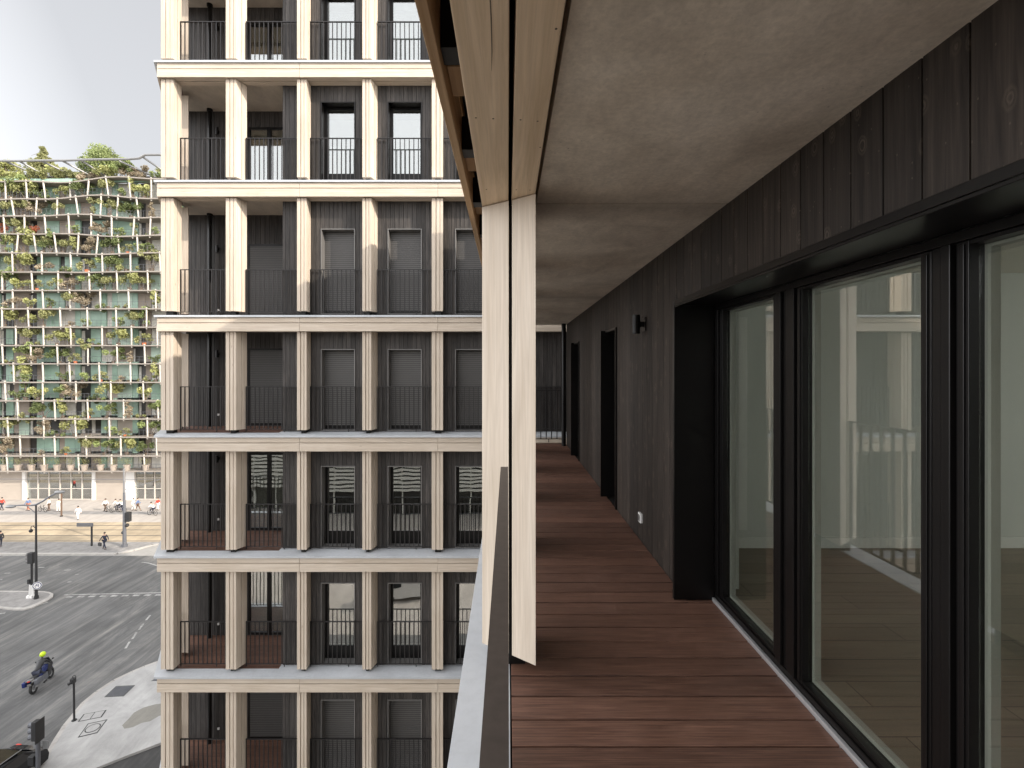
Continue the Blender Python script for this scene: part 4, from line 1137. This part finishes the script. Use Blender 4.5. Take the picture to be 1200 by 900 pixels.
# plain post among the people
t, c = furn('plaza_post', 'plain brown post standing on the plaza behind the woman in white', 'post', (72, 606.5)); c.z += .135; t.location = c
W0[t.name] = c.copy(); mb = MB(); mb.tube([c, c+Vector((0,0,3.0))], .09, 8); mb.build('shaft', M['brown'], t, c); mb = MB(); mb.tube([c, c+Vector((0,0,.12))], .16, 8); mb.build('foot', M['blk'], t, c)
# pedestrian push-button post
t, c = furn('signal_post', 'slim black post with a small hooded signal on the pavement edge', 'signal post', (87, 847)); c.z += .13; t.location = c; W0[t.name] = c.copy()
mb = MB(); mb.tube([c, c+Vector((-.02,0,2.1))], .05, 8); mb.tube([c, c+Vector((0,0,.03))], .12, 10); mb.build('pole', M['blk'], t, c)
mb = MB(); mb.box(c.x-.16, c.x+.03, c.y-.1, c.y+.1, c.z+2.02, c.z+2.28); mb.tube([c+Vector((-.12,-.05,2.1)), c+Vector((-.23,-.12,2.02))], [.07, .09], 8); mb.torus(c+Vector((.0,0,2.35)), .09, .02, 'y', 14, 5); mb.build('signal_head', M['blk'], t, c, .01)
# big traffic light bottom left
c = Vector((-21.05, 21.8, GZ+.13)); t = thing('large_traffic_light', 'large dark traffic light at the bottom edge, beside the black car', 'traffic light', c)
mb = MB(); mb.tube([c, c+Vector((0,0,.5)), c+Vector((0,0,2.6))], [.11, .085, .085], 12); mb.build('pole', M['dsteel'], t, c)
mb = MB(); mb.box(c.x-.19, c.x+.07, c.y-.14, c.y+.12, c.z+2.45, c.z+3.3); hd = mb.build('signal_head', M['blk'], t, c+Vector((0,0,2.5)), .02)
mb = MB(); mb.box(c.x+.09, c.x+.105, c.y-.24, c.y+.20, c.z+2.38, c.z+3.36); mb.build('backing_plate', M['blk'], hd, c+Vector((0,0,2.5)))
for i in range(3):
    z = c.z+2.6+i*.27; mb = MB(); mb.tube([(c.x-.19, c.y-.02, z), (c.x-.34, c.y-.03, z-.02)], [.11, .125], 10); mb.build('visor', M['dsteel'], hd, (c.x, c.y, z))
mb = MB(); mb.box(c.x-.36, c.x-.1, c.y-.12, c.y+.1, c.z+1.35, c.z+1.75); mb.build('repeater', M['blk'], t, c, .02)
mb = MB(); mb.tube([(c.x-.30, c.y+.12, c.z+2.1), (c.x+.32, c.y+.12, c.z+2.1)], .02, 5)
mb.prism([(c.x-.32, c.z+1.95), (c.x-.1, c.z+1.95), (c.x-.1, c.z+2.3), (c.x-.32, c.z+2.3)], c.y+.1, c.y+.12, 'y'); mb.prism([(c.x+.1, c.z+1.95), (c.x+.36, c.z+1.95), (c.x+.36, c.z+2.3), (c.x+.1, c.z+2.3)], c.y+.1, c.y+.12, 'y')
mb.build('side_plate', M['steel'], t, c)
# overhead wires
def wire(label, P):
    mb = MB(); mb.tube(P, .025, 4); o = mb.build('tram_wire', M['dsteel'], None, P[0]); o['label'] = label; o['category'] = 'wire'
wire('thin dark tram wire strung high over the tracks to the timber block', [(-75, 57, GZ+6.3), (-41.2, 57, GZ+6.2), (-10, 57.5, GZ+6.4)])

# ================================================================== FIGURES
def skin_mesh(name, joints, edges, radii, mat, parent, sub=1, root=None):
    me = bpy.data.meshes.new(name); names = list(joints)
    me.from_pydata([tuple(joints[n]) for n in names], [(names.index(a), names.index(b)) for a, b in edges], [])
    me.materials.append(mat)
    o = bpy.data.objects.new(name, me); COL.objects.link(o); o.parent = parent
    W0[o.name] = Vector((0,0,0))
    md = o.modifiers.new('skin', 'SKIN'); md.use_smooth_shade = True
    sv = me.skin_vertices[0].data if me.skin_vertices else None
    if sv is None:
        bm = bmesh.new(); bm.from_mesh(me); bm.verts.layers.skin.verify(); bm.to_mesh(me); bm.free(); sv = me.skin_vertices[0].data
    for i, n in enumerate(names):
        r = radii[n]; sv[i].radius = (r, r) if not isinstance(r, tuple) else r
        sv[i].use_root = (n == (root or names[0]))
    s_ = o.modifiers.new('sub', 'SUBSURF'); s_.levels = sub; s_.render_levels = sub
    return o
def person(label, loc, rz, stride=.25, lean=0, top='wcloth', legs='navy', hair='hair', pose='walk', h=1.72, bag=None, helmet=None, arms=None, group=None, skinm='skin'):
    """figure facing +Y locally"""
    t = thing('person', label, 'person', loc, group); t.rotation_euler.z = rz
    k = h/1.72; V3 = lambda x, y, z: Vector((x*k, y*k, z*k))
    J = {}
    if pose in ('walk', 'stand'):
        J['pel'] = V3(0, 0, .93); J['wai'] = V3(0, lean*.25, 1.08); J['che'] = V3(0, lean*.6, 1.30); J['nek'] = V3(0, lean*.85, 1.45); J['hb'] = V3(0, lean+.02, 1.56); J['ht'] = V3(0, lean+.01, 1.66)
        st = stride
        for sd, n in ((-1, 'l'), (1, 'r')):
            f = st*sd
            J['hip'+n] = V3(.09*sd, 0, .90); J['kne'+n] = V3(.10*sd, f*.55+.03, .49); J['ank'+n] = V3(.10*sd, f, .09+(.05 if sd < 0 else 0)); J['toe'+n] = V3(.11*sd, f+.16, .03+(.03 if sd < 0 else 0))
            J['sho'+n] = V3(.17*sd, lean*.7, 1.39); J['elb'+n] = V3(.23*sd, lean*.6-f*.5, 1.12); J['wri'+n] = V3(.24*sd, lean*.6-f*.9+.08, .88); J['han'+n] = V3(.24*sd, lean*.6-f*.95+.12, .80)
    elif pose == 'ride':
        sh = lean
        J['pel'] = V3(0, -.22, .98); J['wai'] = V3(0, -.14+sh*.1, 1.12); J['che'] = V3(0, .0+sh*.4, 1.32); J['nek'] = V3(0, .08+sh*.6, 1.46); J['hb'] = V3(0, .14+sh*.7, 1.56); J['ht'] = V3(0, .16+sh*.7, 1.66)
        for sd, n in ((-1, 'l'), (1, 'r')):
            dz = .14 if sd < 0 else 0
            J['hip'+n] = V3(.10*sd, -.20, .95); J['kne'+n] = V3(.13*sd, .14, .66+dz); J['ank'+n] = V3(.13*sd, -.02, .28+dz); J['toe'+n] = V3(.13*sd, .13, .24+dz)
            J['sho'+n] = V3(.18*sd, .04+sh*.5, 1.39); J['elb'+n] = V3(.25*sd, .22+sh*.4, 1.17); J['wri'+n] = V3(.24*sd, .42+sh*.2, 1.06); J['han'+n] = V3(.24*sd, .49+sh*.2, 1.04)
    if arms == 'fold':
        for sd, n in ((-1, 'l'), (1, 'r')):
            J['elb'+n] = V3(.24*sd, -.02, 1.12); J['wri'+n] = V3(.05*sd, .20, 1.14); J['han'+n] = V3(-.03*sd, .22, 1.17)
    Rd = dict(pel=.13, wai=.12, che=.15, nek=.052, hb=.085, ht=.075)
    for n in 'lr': Rd.update({'hip'+n: .09, 'kne'+n: .055, 'ank'+n: .04, 'toe'+n: .035, 'sho'+n: .06, 'elb'+n: .042, 'wri'+n: .03, 'han'+n: .035})
    E = [('pel', 'wai'), ('wai', 'che'), ('che', 'nek'), ('nek', 'hb'), ('hb', 'ht')]
    for n in 'lr': E += [('pel', 'hip'+n), ('hip'+n, 'kne'+n), ('kne'+n, 'ank'+n), ('ank'+n, 'toe'+n), ('che', 'sho'+n), ('sho'+n, 'elb'+n), ('elb'+n, 'wri'+n), ('wri'+n, 'han'+n)]
    skin_mesh('body', J, E, {n: r*k*.93 for n, r in Rd.items()}, M[skinm], t)
    def sub(keys, sc): return ({n: J[n] for n in keys}, [e for e in E if e[0] in keys and e[1] in keys], {n: Rd[n]*k*sc for n in keys})
    ks = ['wai', 'che', 'pel'] + [a+n for n in 'lr' for a in ('sho', 'elb', 'wri')]
    j, e, r = sub(['che', 'wai', 'pel'] + [a+n for n in 'lr' for a in ('sho', 'elb', 'wri')], 1.16); skin_mesh('jacket' if top in ('navy', 'blk') else 'shirt', j, e, r, M[top], t)
    ks = ['pel'] + [a+n for n in 'lr' for a in ('hip', 'kne', 'ank')]
    j, e, r = sub(ks, 1.14); skin_mesh('trousers', j, e, r, M[legs], t)
    for n in 'lr':
        mb = MB(); a, b = J['ank'+n], J['toe'+n]; mb.tube([a+Vector((0,-.05,-.04)), b+Vector((0,.03,0))], [.05, .042], 8); mb.build('shoe', M['blk'], t, (0,0,0)).location = (0,0,0)
    if helmet:
        mb = MB(); mb.ball(J['ht']+Vector((0,-.0,-.03)), .155, 12, 8, (.95, 1.12, 1)); o = mb.build('helmet', M[helmet], t, (0,0,0), smooth=True); o.location = (0,0,0)
    else:
        mb = MB(); mb.ball(J['ht']+Vector((0,-.03,.01)), .10, 10, 6, (1, 1.05, .95)); o = mb.build('hair', M[hair], t, (0,0,0), smooth=True); o.location = (0,0,0)
    return t, J
def ppl(label, px, rz, dz=.135, **kw):
    c = gp(*px, z=GZ+dz); return person(label, c, rz, **kw)
pm, J = ppl('man in a dark suit walking left with a black briefcase near the tram mast', (122.5, 643.5), R(70), .12, stride=.36, top='navy', legs='navy', h=1.78)
b = thing('briefcase', 'black briefcase carried by the man in the dark suit', 'briefcase', Vector(pm.location)+Vector((-.25, -.30, .45)))
b.rotation_euler.z = R(70)
mb = MB(); mb.box(-.06, .06, -.22, .22, 0, .33); mb.build('case', M['blk'], b, W0[b.name], .01).location = (0,0,0)
bpy.data.objects[b.children[0].name].data.transform(Matrix.Translation(Vector(b.location)))
mb = MB(); mb.tube([(0, -.08, .33), (0, -.06, .38), (0, .06, .38), (0, .08, .33)], .012, 6); h_ = mb.build('handle', M['blk'], b, (0,0,0)); h_.location = (0,0,0)
ppl('person dressed all in white striding left across the plaza in front of the post', (91.5, 609), R(60), top='wcloth', legs='wcloth', stride=.34)
ppl('person in a white top and trousers standing right of the shopfront door', (68.5, 600), R(20), top='wcloth', legs='wcloth', stride=.1, lean=.15)
ppl('person in a white shirt and brown trousers standing near the shopfront', (57.5, 598.5), R(120), top='wcloth', legs='brown', stride=.12)
ppl('person in a blue top walking beside the left end of the shopfront', (33, 598.5), R(90), top='bcloth', legs='orange', stride=.25)
ppl('person in a red top and dark trousers at the far left of the plaza', (2.2, 598), R(90), top='red', legs='navy', stride=.3)
ppl('dark clothed person at the left picture edge beside the tram tracks', (0.5, 641), R(60), .12, top='blk', legs='navy', stride=.2)
ppl('person in a white top with a brown bag walking left on the plaza', (123.5, 599.5), R(80), top='wcloth', legs='brown', stride=.3)
ppl('person in a white shirt walking at the right of the cyclists', (156.5, 598.5), R(-70), top='wcloth', legs='wcloth', stride=.25)
ppl('person in a grey blue shirt walking beside the one in white, right of the mast', (161.5, 598.5), R(-60), top='bcloth', legs='brown', stride=.28)
ppl('person in a bright red top at the right edge of the plaza', (185, 598), R(90), top='red', legs='wcloth', stride=.2)
# bicycles
def bicycle(label, loc, rz, col='blk'):
    t = thing('bicycle', label, 'bicycle', loc); t.rotation_euler.z = rz; O = (0,0,0)
    w = Vector(W0[t.name]); W0[t.name] = Vector(O)
    for y in (-.52, .52):
        mb = MB(); mb.torus((0, y, .34), .32, .022, 'x', 22, 6)
        for i in range(8):
            a = i*math.pi/4; mb.tube([(0, y, .34), (0, y+.31*math.cos(a), .34+.31*math.sin(a))], .004, 3)
        mb.build('wheel', M['rubber'], t, O)
    mb = MB()
    for P in ([(0,-.52,.34),(0,-.05,.30)], [(0,-.05,.30),(0,-.2,.82)], [(0,-.18,.74),(0,.38,.80)], [(0,-.05,.30),(0,.40,.70)], [(0,-.52,.34),(0,-.18,.74)], [(0,.37,.88),(0,.52,.34)]): mb.tube(P, .018, 6)
    mb.build('frame', M[col], t, O)
    mb = MB(); mb.tube([(0,.37,.86),(0,.34,1.0)], .015, 6); mb.tube([(-.27,.26,1.02),(-.2,.36,1.0),(.2,.36,1.0),(.27,.26,1.02)], .014, 6); mb.build('handlebar', M['steel'], t, O)
    mb = MB(); mb.ball((0,-.22,.90), .13, 8, 6, (.6, 1, .3)); mb.tube([(0,-.2,.8),(0,-.21,.88)], .014, 6); mb.build('saddle', M['blk'], t, O)
    W0[t.name] = w; return t
for i, (px, rz, top, col, lab) in enumerate((((137, 600), 85, 'wcloth', 'blk', 'left cyclist of the pair near the tram mast'), ((142.3, 600.5), 80, 'wcloth', 'bluep', 'right cyclist of the pair near the tram mast'), ((178.5, 604), 75, 'wcloth', 'blk', 'cyclist in a white shirt riding left near the timber block'))):
    c = gp(*px, z=GZ+.135)
    bicycle('bicycle under the %s' % lab, c, R(rz), col)
    person(lab, c, R(rz), pose='ride', lean=.1, top=top, legs='navy')
bicycle('dark parked bicycle standing behind the walkers near the shopfront pillar', gp(127.5, 600.5, z=GZ+.135), R(70))
bicycle('dark bicycle parked beside the shopfront door', gp(50, 600, z=GZ+.135), R(75))

# motorcycle with rider
mp = (gp(40, 813)+gp(60, 794))/2; mp.z = GZ+.008
dirv = gp(60, 794)-gp(40, 813); ang = math.atan2(-dirv.x, dirv.y)
def motorcycle(loc, rz, lean):
    t = thing('motorcycle', 'blue and black touring motorcycle leaning through the junction with side cases', 'motorcycle', loc); O = (0,0,0)
    w = Vector(loc); W0[t.name] = Vector(O)
    for y in (-.76, .76):
        mb = MB(); mb.torus((0, y, .33), .26, .075, 'x', 26, 8); wh = mb.build('wheel', M['rubber'], t, O, smooth=True)
        mb = MB(); mb.tube([(-.03, y, .33), (.03, y, .33)], .09, 12)
        for i in range(6):
            a = i*math.pi/3; mb.tube([(0, y, .33), (0, y+.2*math.cos(a), .33+.2*math.sin(a))], .018, 5)
        mb.torus((0, y, .33), .2, .02, 'x', 20, 5); mb.build('rim', M['steel'], wh, O)
    mb = MB(); mb.box(-.19, .19, -.28, .30, .28, .66); mb.tube([(-.2, .0, .40), (.2, .0, .40)], .13, 12); mb.tube([(0,-.76,.33),(0,-.2,.42)], .05, 8); mb.build('engine', M['dsteel'], t, O, .04)
    mb = MB(); mb.prism([(-.10,.64),(.12,.66),(.42,.74),(.62,.98),(.52,1.06),(.30,1.04),(.05,1.0),(-.20,.84),(-.35,.80),(-.30,.70)], -.15, .15, 'x'); mb.build('tank', M['bluep'], t, O, .06)
    mb = MB(); mb.prism([(.40,.62),(.66,.60),(.92,.80),(.88,.98),(.66,1.12),(.50,1.0)], -.18, .18, 'x'); mb.prism([(.55, .3),(.75,.66),(.60,.7),(.3,.34)], -.2, .2, 'x'); mb.build('fairing', M['blk'], t, O, .05)
    mb = MB(); mb.prism([(.70,1.08),(.86,.98),(.66,1.38),(.60,1.36)], -.16, .16, 'x'); mb.build('windscreen', M['dkglass'], t, O, .02)
    mb = MB(); mb.ball((0,.92,.86), .11, 10, 6, (1.2, .5, .8)); mb.build('headlight', M['white'], t, O)
    mb = MB(); mb.prism([(-.75,.84),(-.30,.80),(.0,.84),(-.05,.90),(-.40,.88),(-.80,.93)], -.14, .14, 'x'); mb.build('seat', M['blk'], t, O, .03)
    for sx in (-1, 1):
        mb = MB(); mb.prism([(-1.0,.56),(-.45,.50),(-.42,.80),(-.98,.86)], sx*.20, sx*.40, 'x'); mb.build('side_case', M['bluep'] if sx < 0 else M['dsteel'], t, O, .05)
        mb = MB(); mb.tube([(sx*.07,.76,.33),(sx*.07,.52,1.0)], .03, 8); mb.build('fork', M['steel'], t, O)
        mb = MB(); mb.tube([(sx*.30,.50,1.12),(sx*.42,.52,1.25)], .012, 5); mb.ball((sx*.43,.52,1.27), .07, 8, 5, (1,.4,.7)); mb.build('mirror', M['blk'], t, O)
    mb = MB(); mb.tube([(-.38,.32,1.05),(-.2,.46,1.05),(.2,.46,1.05),(.38,.32,1.05)], .018, 7); mb.build('handlebar', M['blk'], t, O)
    mb = MB(); mb.tube([(.20,-.1,.36),(.24,-.5,.40),(.25,-.88,.46)], [.05,.07,.075], 10); mb.build('exhaust', M['steel'], t, O)
    mb = MB(); mb.box(-.16, .16, -1.02, -.80, .84, .92); mb.box(-.10, .10, -1.04, -1.0, .60, .72); mb.build('tail', M['greym'], t, O, .01)
    mb = MB(); mb.box(-.07, .07, -1.035, -1.022, .85, .90); mb.build('tail_light', M['red'], t, O)
    mb = MB(); mb.prism([(.50,.62),(.76,.70),(1.05,.58),(1.02,.55),(.76,.645),(.52,.57)], -.07, .07, 'x'); mb.build('mudguard', M['bluep'], t, O, .01)
    t.rotation_euler = Euler((0, lean, rz)); W0[t.name] = w
    return t
motorcycle(mp, ang, R(-9))
rider, J = person('motorcycle rider in black leathers and a neon yellow helmet', mp, ang, pose='ride', lean=.42, top='blk', legs='navy', helmet='neon', h=1.84, skinm='blk')
rider.rotation_euler = Euler((0, R(-9), ang)); rider.location = Vector(mp)+Vector((0, 0, -.07))

# cars
def car(name, label, loc, rz, paint, van=False):
    t = thing(name, label, 'van' if van else 'car', loc); O = (0,0,0); w = Vector(loc); W0[t.name] = Vector(O)
    hw = .9
    prof = [(-2.15,.35),(-2.2,.62),(-2.1,.92),(-1.75,1.0),(-1.2,1.42),(.1,1.46),(.55,1.34),(1.05,.98),(1.95,.80),(2.2,.60),(2.2,.32),(1.85,.28),(-1.85,.28)] if not van else \
           [(-2.5,.4),(-2.55,1.2),(-2.45,2.0),(-2.2,2.15),(1.0,2.15),(1.5,1.95),(2.0,1.25),(2.55,1.05),(2.65,.7),(2.65,.38),(2.2,.3),(-2.2,.3)]
    bm = bmesh.new()
    for sx, ins in ((-hw, 0), (hw, 0)): pass
    rows = []
    for x in (-hw, -hw*.97, -hw*.55, 0, hw*.55, hw*.97, hw):
        row = []
        for (y, z) in prof:
            zz = z
            f = 1 - max(0, (z-.95))*(.30 if not van else .10)
            row.append(bm.verts.new((x*f, y*(1-.0*abs(x)), zz-(.05 if abs(x) > .85 else 0)+(.02 if abs(x) < .1 else 0))))
        rows.append(row)
    n = len(prof)
    for a, b in zip(rows[:-1], rows[1:]):
        for i in range(n): bm.faces.new((a[i], b[i], b[(i+1)%n], a[(i+1)%n]))
    bm.faces.new(rows[0]); bm.faces.new(rows[-1][::-1])
    bmesh.ops.recalc_face_normals(bm, faces=bm.faces)
    me = bpy.data.meshes.new('body'); bm.to_mesh(me); bm.free(); me.materials.append(paint)
    for p in me.polygons: p.use_smooth = len(p.vertices) == 4
    bo = bpy.data.objects.new('body', me); COL.objects.link(bo); bo.parent = t; W0[bo.name] = Vector(O)
    bv = bo.modifiers.new('b', 'BEVEL'); bv.width = .04; bv.segments = 2; bv.limit_method = 'ANGLE'
    L_ = 1.35 if not van else 1.6
    for y in (-L_, L_):
        for sx in (-1, 1):
            mb = MB(); mb.torus((sx*(hw-.08), y, .33), .23, .10, 'x', 20, 8); wh = mb.build('wheel', M['rubber'], t, O, smooth=True)
            mb = MB(); mb.tube([(sx*(hw-.12), y, .33), (sx*(hw+.01), y, .33)], .19, 14); mb.build('rim', M['steel'], wh, O)
    if not van:
        mb = MB(); f = lambda z: 1-(z-.95)*.3
        mb.quad((-.62,1.03,1.005),(.62,1.03,1.005),(.56,.60,1.345),(-.56,.60,1.345)); mb.build('windscreen', M['dkglass'], t, O)
        mb = MB(); mb.quad((.62,-1.74,1.03),(-.62,-1.74,1.03),(-.58,-1.24,1.42),(.58,-1.24,1.42)); mb.build('rear_window', M['dkglass'], t, O)
        mb = MB(); mb.box(-.6, .6, -1.1, .05, 1.462, 1.492); mb.build('glass_roof', M['carroof'], t, O, .02)
        for sx in (-1, 1):
            mb = MB(); mb.quad((sx*.915,-1.4,1.0),(sx*.915,.85,1.0),(sx*.80,.45,1.33),(sx*.80,-1.1,1.37)); mb.build('side_window', M['dkglass'], t, O)
            mb = MB(); mb.tube([(sx*.66,-1.15,1.50),(sx*.66,.1,1.51)], .02, 6); mb.build('roof_rail', M['steel'], t, O)
            mb = MB(); mb.box(sx*.6, sx*.85, 2.12, 2.2, .6, .74); mb.build('headlight', M['white'], t, O, .03)
            mb = MB(); mb.box(sx*.6, sx*.85, -2.2, -2.1, .76, .88); mb.build('tail_light', M['red'], t, O, .03)
            mb = MB(); mb.ball((sx*1.0,.72,1.02), .1, 8, 6, (1,.6,.7)); mb.build('mirror', M['blk'], t, O)
    else:
        mb = MB(); mb.quad((-.78,2.02,1.27),(.78,2.02,1.27),(.72,1.52,1.95),(-.72,1.52,1.95)); mb.build('windscreen', M['dkglass'], t, O)
        for sx in (-1, 1):
            mb = MB(); mb.quad((sx*.895,.75,1.25),(sx*.895,1.75,1.25),(sx*.83,1.35,1.85),(sx*.83,.75,1.85)); mb.build('side_window', M['dkglass'], t, O)
            mb = MB(); mb.box(sx*.6, sx*.85, 2.58, 2.66, .7, .92); mb.build('headlight', M['silv'], t, O, .03)
            mb = MB(); mb.ball((sx*1.02,1.6,1.3), .14, 8, 6, (.8,.5,1.1)); mb.build('mirror', M['blk'], t, O)
    t.rotation_euler.z = rz; W0[t.name] = w; return t
car('parked_car', 'black car with a glass roof cut by the bottom left corner', (-23.35, 21.5, GZ+.01), R(174), M['carp'])
car('white_van', 'white van parked on the street behind the viewpoint, seen only in window reflections', (-8.4, -15.0, GZ+.01), R(70), M['white'], True)
# building behind the viewer, seen reflected in the windows
lb = thing('louvred_building', 'pale louvred building behind the viewpoint, seen only in window reflections', 'building', (-15, -38, GZ))
mb = MB(); mb.box(-50, 8, -52, -38.5, GZ+.1, 6); mb.build('wall', M['darkwin'], lb, W0[lb.name])
mb = MB(); z = GZ+3
while z < 6:
    mb.box(-50, 8, -38.3, -38.0, z, z+.30); z += .52
for i in range(20): mb.box(-50+i*3, -49.8+i*3, -38.45, -38.31, GZ, 6)
mb.build('louvres', M['lattice'], lb, W0[lb.name])
mb = MB(); mb.sheet([(-60, -37.9), (20, -37.9), (20, -9), (-60, -9)], GZ+.02); struct(mb.build('rear_pavement', M['plaza']))
tree('street_tree', 'small green street tree behind the viewpoint, seen only in window reflections', (-15.5, -13, GZ), 6, 4.5, LEAF['fresh green'], False, 1200, 12, .3)

# ================================================================== LIGHT, SKY, CAMERA
sd = Vector((1.95, -1.0, 1.1)).normalized()
elev = math.asin(sd.z); az = math.atan2(sd.x, sd.y)
w = bpy.data.worlds.new('World'); S.world = w; w.use_nodes = True
nt = w.node_tree; bg = nt.nodes['Background']
sk = N(nt, 'ShaderNodeTexSky'); sk.sky_type = 'NISHITA'; sk.sun_disc = False
sk.sun_elevation = elev; sk.sun_rotation = az; sk.altitude = 50; sk.air_density = 1.0; sk.dust_density = 6.0; sk.ozone_density = 1.0
hs = N(nt, 'ShaderNodeHueSaturation'); hs.inputs['Saturation'].default_value = .35
L(nt, sk.outputs[0], hs.inputs['Color'])
# thin high cloud: a whitish veil, its brightness shaped by direction to light the balcony
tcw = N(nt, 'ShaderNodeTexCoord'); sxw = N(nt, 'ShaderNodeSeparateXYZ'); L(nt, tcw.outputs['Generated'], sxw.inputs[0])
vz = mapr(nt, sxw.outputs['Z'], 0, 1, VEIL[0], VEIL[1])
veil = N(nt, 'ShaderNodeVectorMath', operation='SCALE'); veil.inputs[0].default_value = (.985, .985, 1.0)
# veil dimmed towards the visible north, boosted in the unseen west
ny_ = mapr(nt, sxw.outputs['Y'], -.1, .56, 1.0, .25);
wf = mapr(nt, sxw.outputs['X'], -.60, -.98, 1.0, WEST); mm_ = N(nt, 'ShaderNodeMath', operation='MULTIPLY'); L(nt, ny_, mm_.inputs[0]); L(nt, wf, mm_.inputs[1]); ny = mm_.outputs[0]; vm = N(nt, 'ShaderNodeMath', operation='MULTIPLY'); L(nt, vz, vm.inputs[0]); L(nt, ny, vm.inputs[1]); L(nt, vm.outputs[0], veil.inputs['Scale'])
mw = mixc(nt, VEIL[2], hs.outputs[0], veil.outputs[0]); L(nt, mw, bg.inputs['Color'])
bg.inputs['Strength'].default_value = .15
sl = bpy.data.lights.new('sun', 'SUN'); sl.energy = 2.0; sl.angle = R(.6); sl.color = (1, .90, .78)
so = bpy.data.objects.new('sun', sl); COL.objects.link(so); so.rotation_euler = sd.to_track_quat('Z', 'Y').to_euler(); so.location = (30, -20, 30)
cam = bpy.data.cameras.new('camera'); co = bpy.data.objects.new('camera', cam); COL.objects.link(co)
co.location = (0, 0, 0); co.rotation_euler = (R(90), 0, 0)
cam.sensor_width = 36; cam.sensor_fit = 'HORIZONTAL'; cam.lens = F/1200*36
cam.shift_x = (600-VX)/1200; cam.shift_y = (VY-450)/1200
cam.clip_start = .05; cam.clip_end = 2000
S.camera = co
S.view_settings.view_transform = 'Standard'; S.view_settings.look = 'None'; S.view_settings.gamma = 1.0
S.view_settings.exposure = 1.5
S.render.engine = 'CYCLES'
S.cycles.max_bounces = 8; S.cycles.diffuse_bounces = 8; S.cycles.transparent_max_bounces = 12
S.render.resolution_x = 1024; S.render.resolution_y = 768
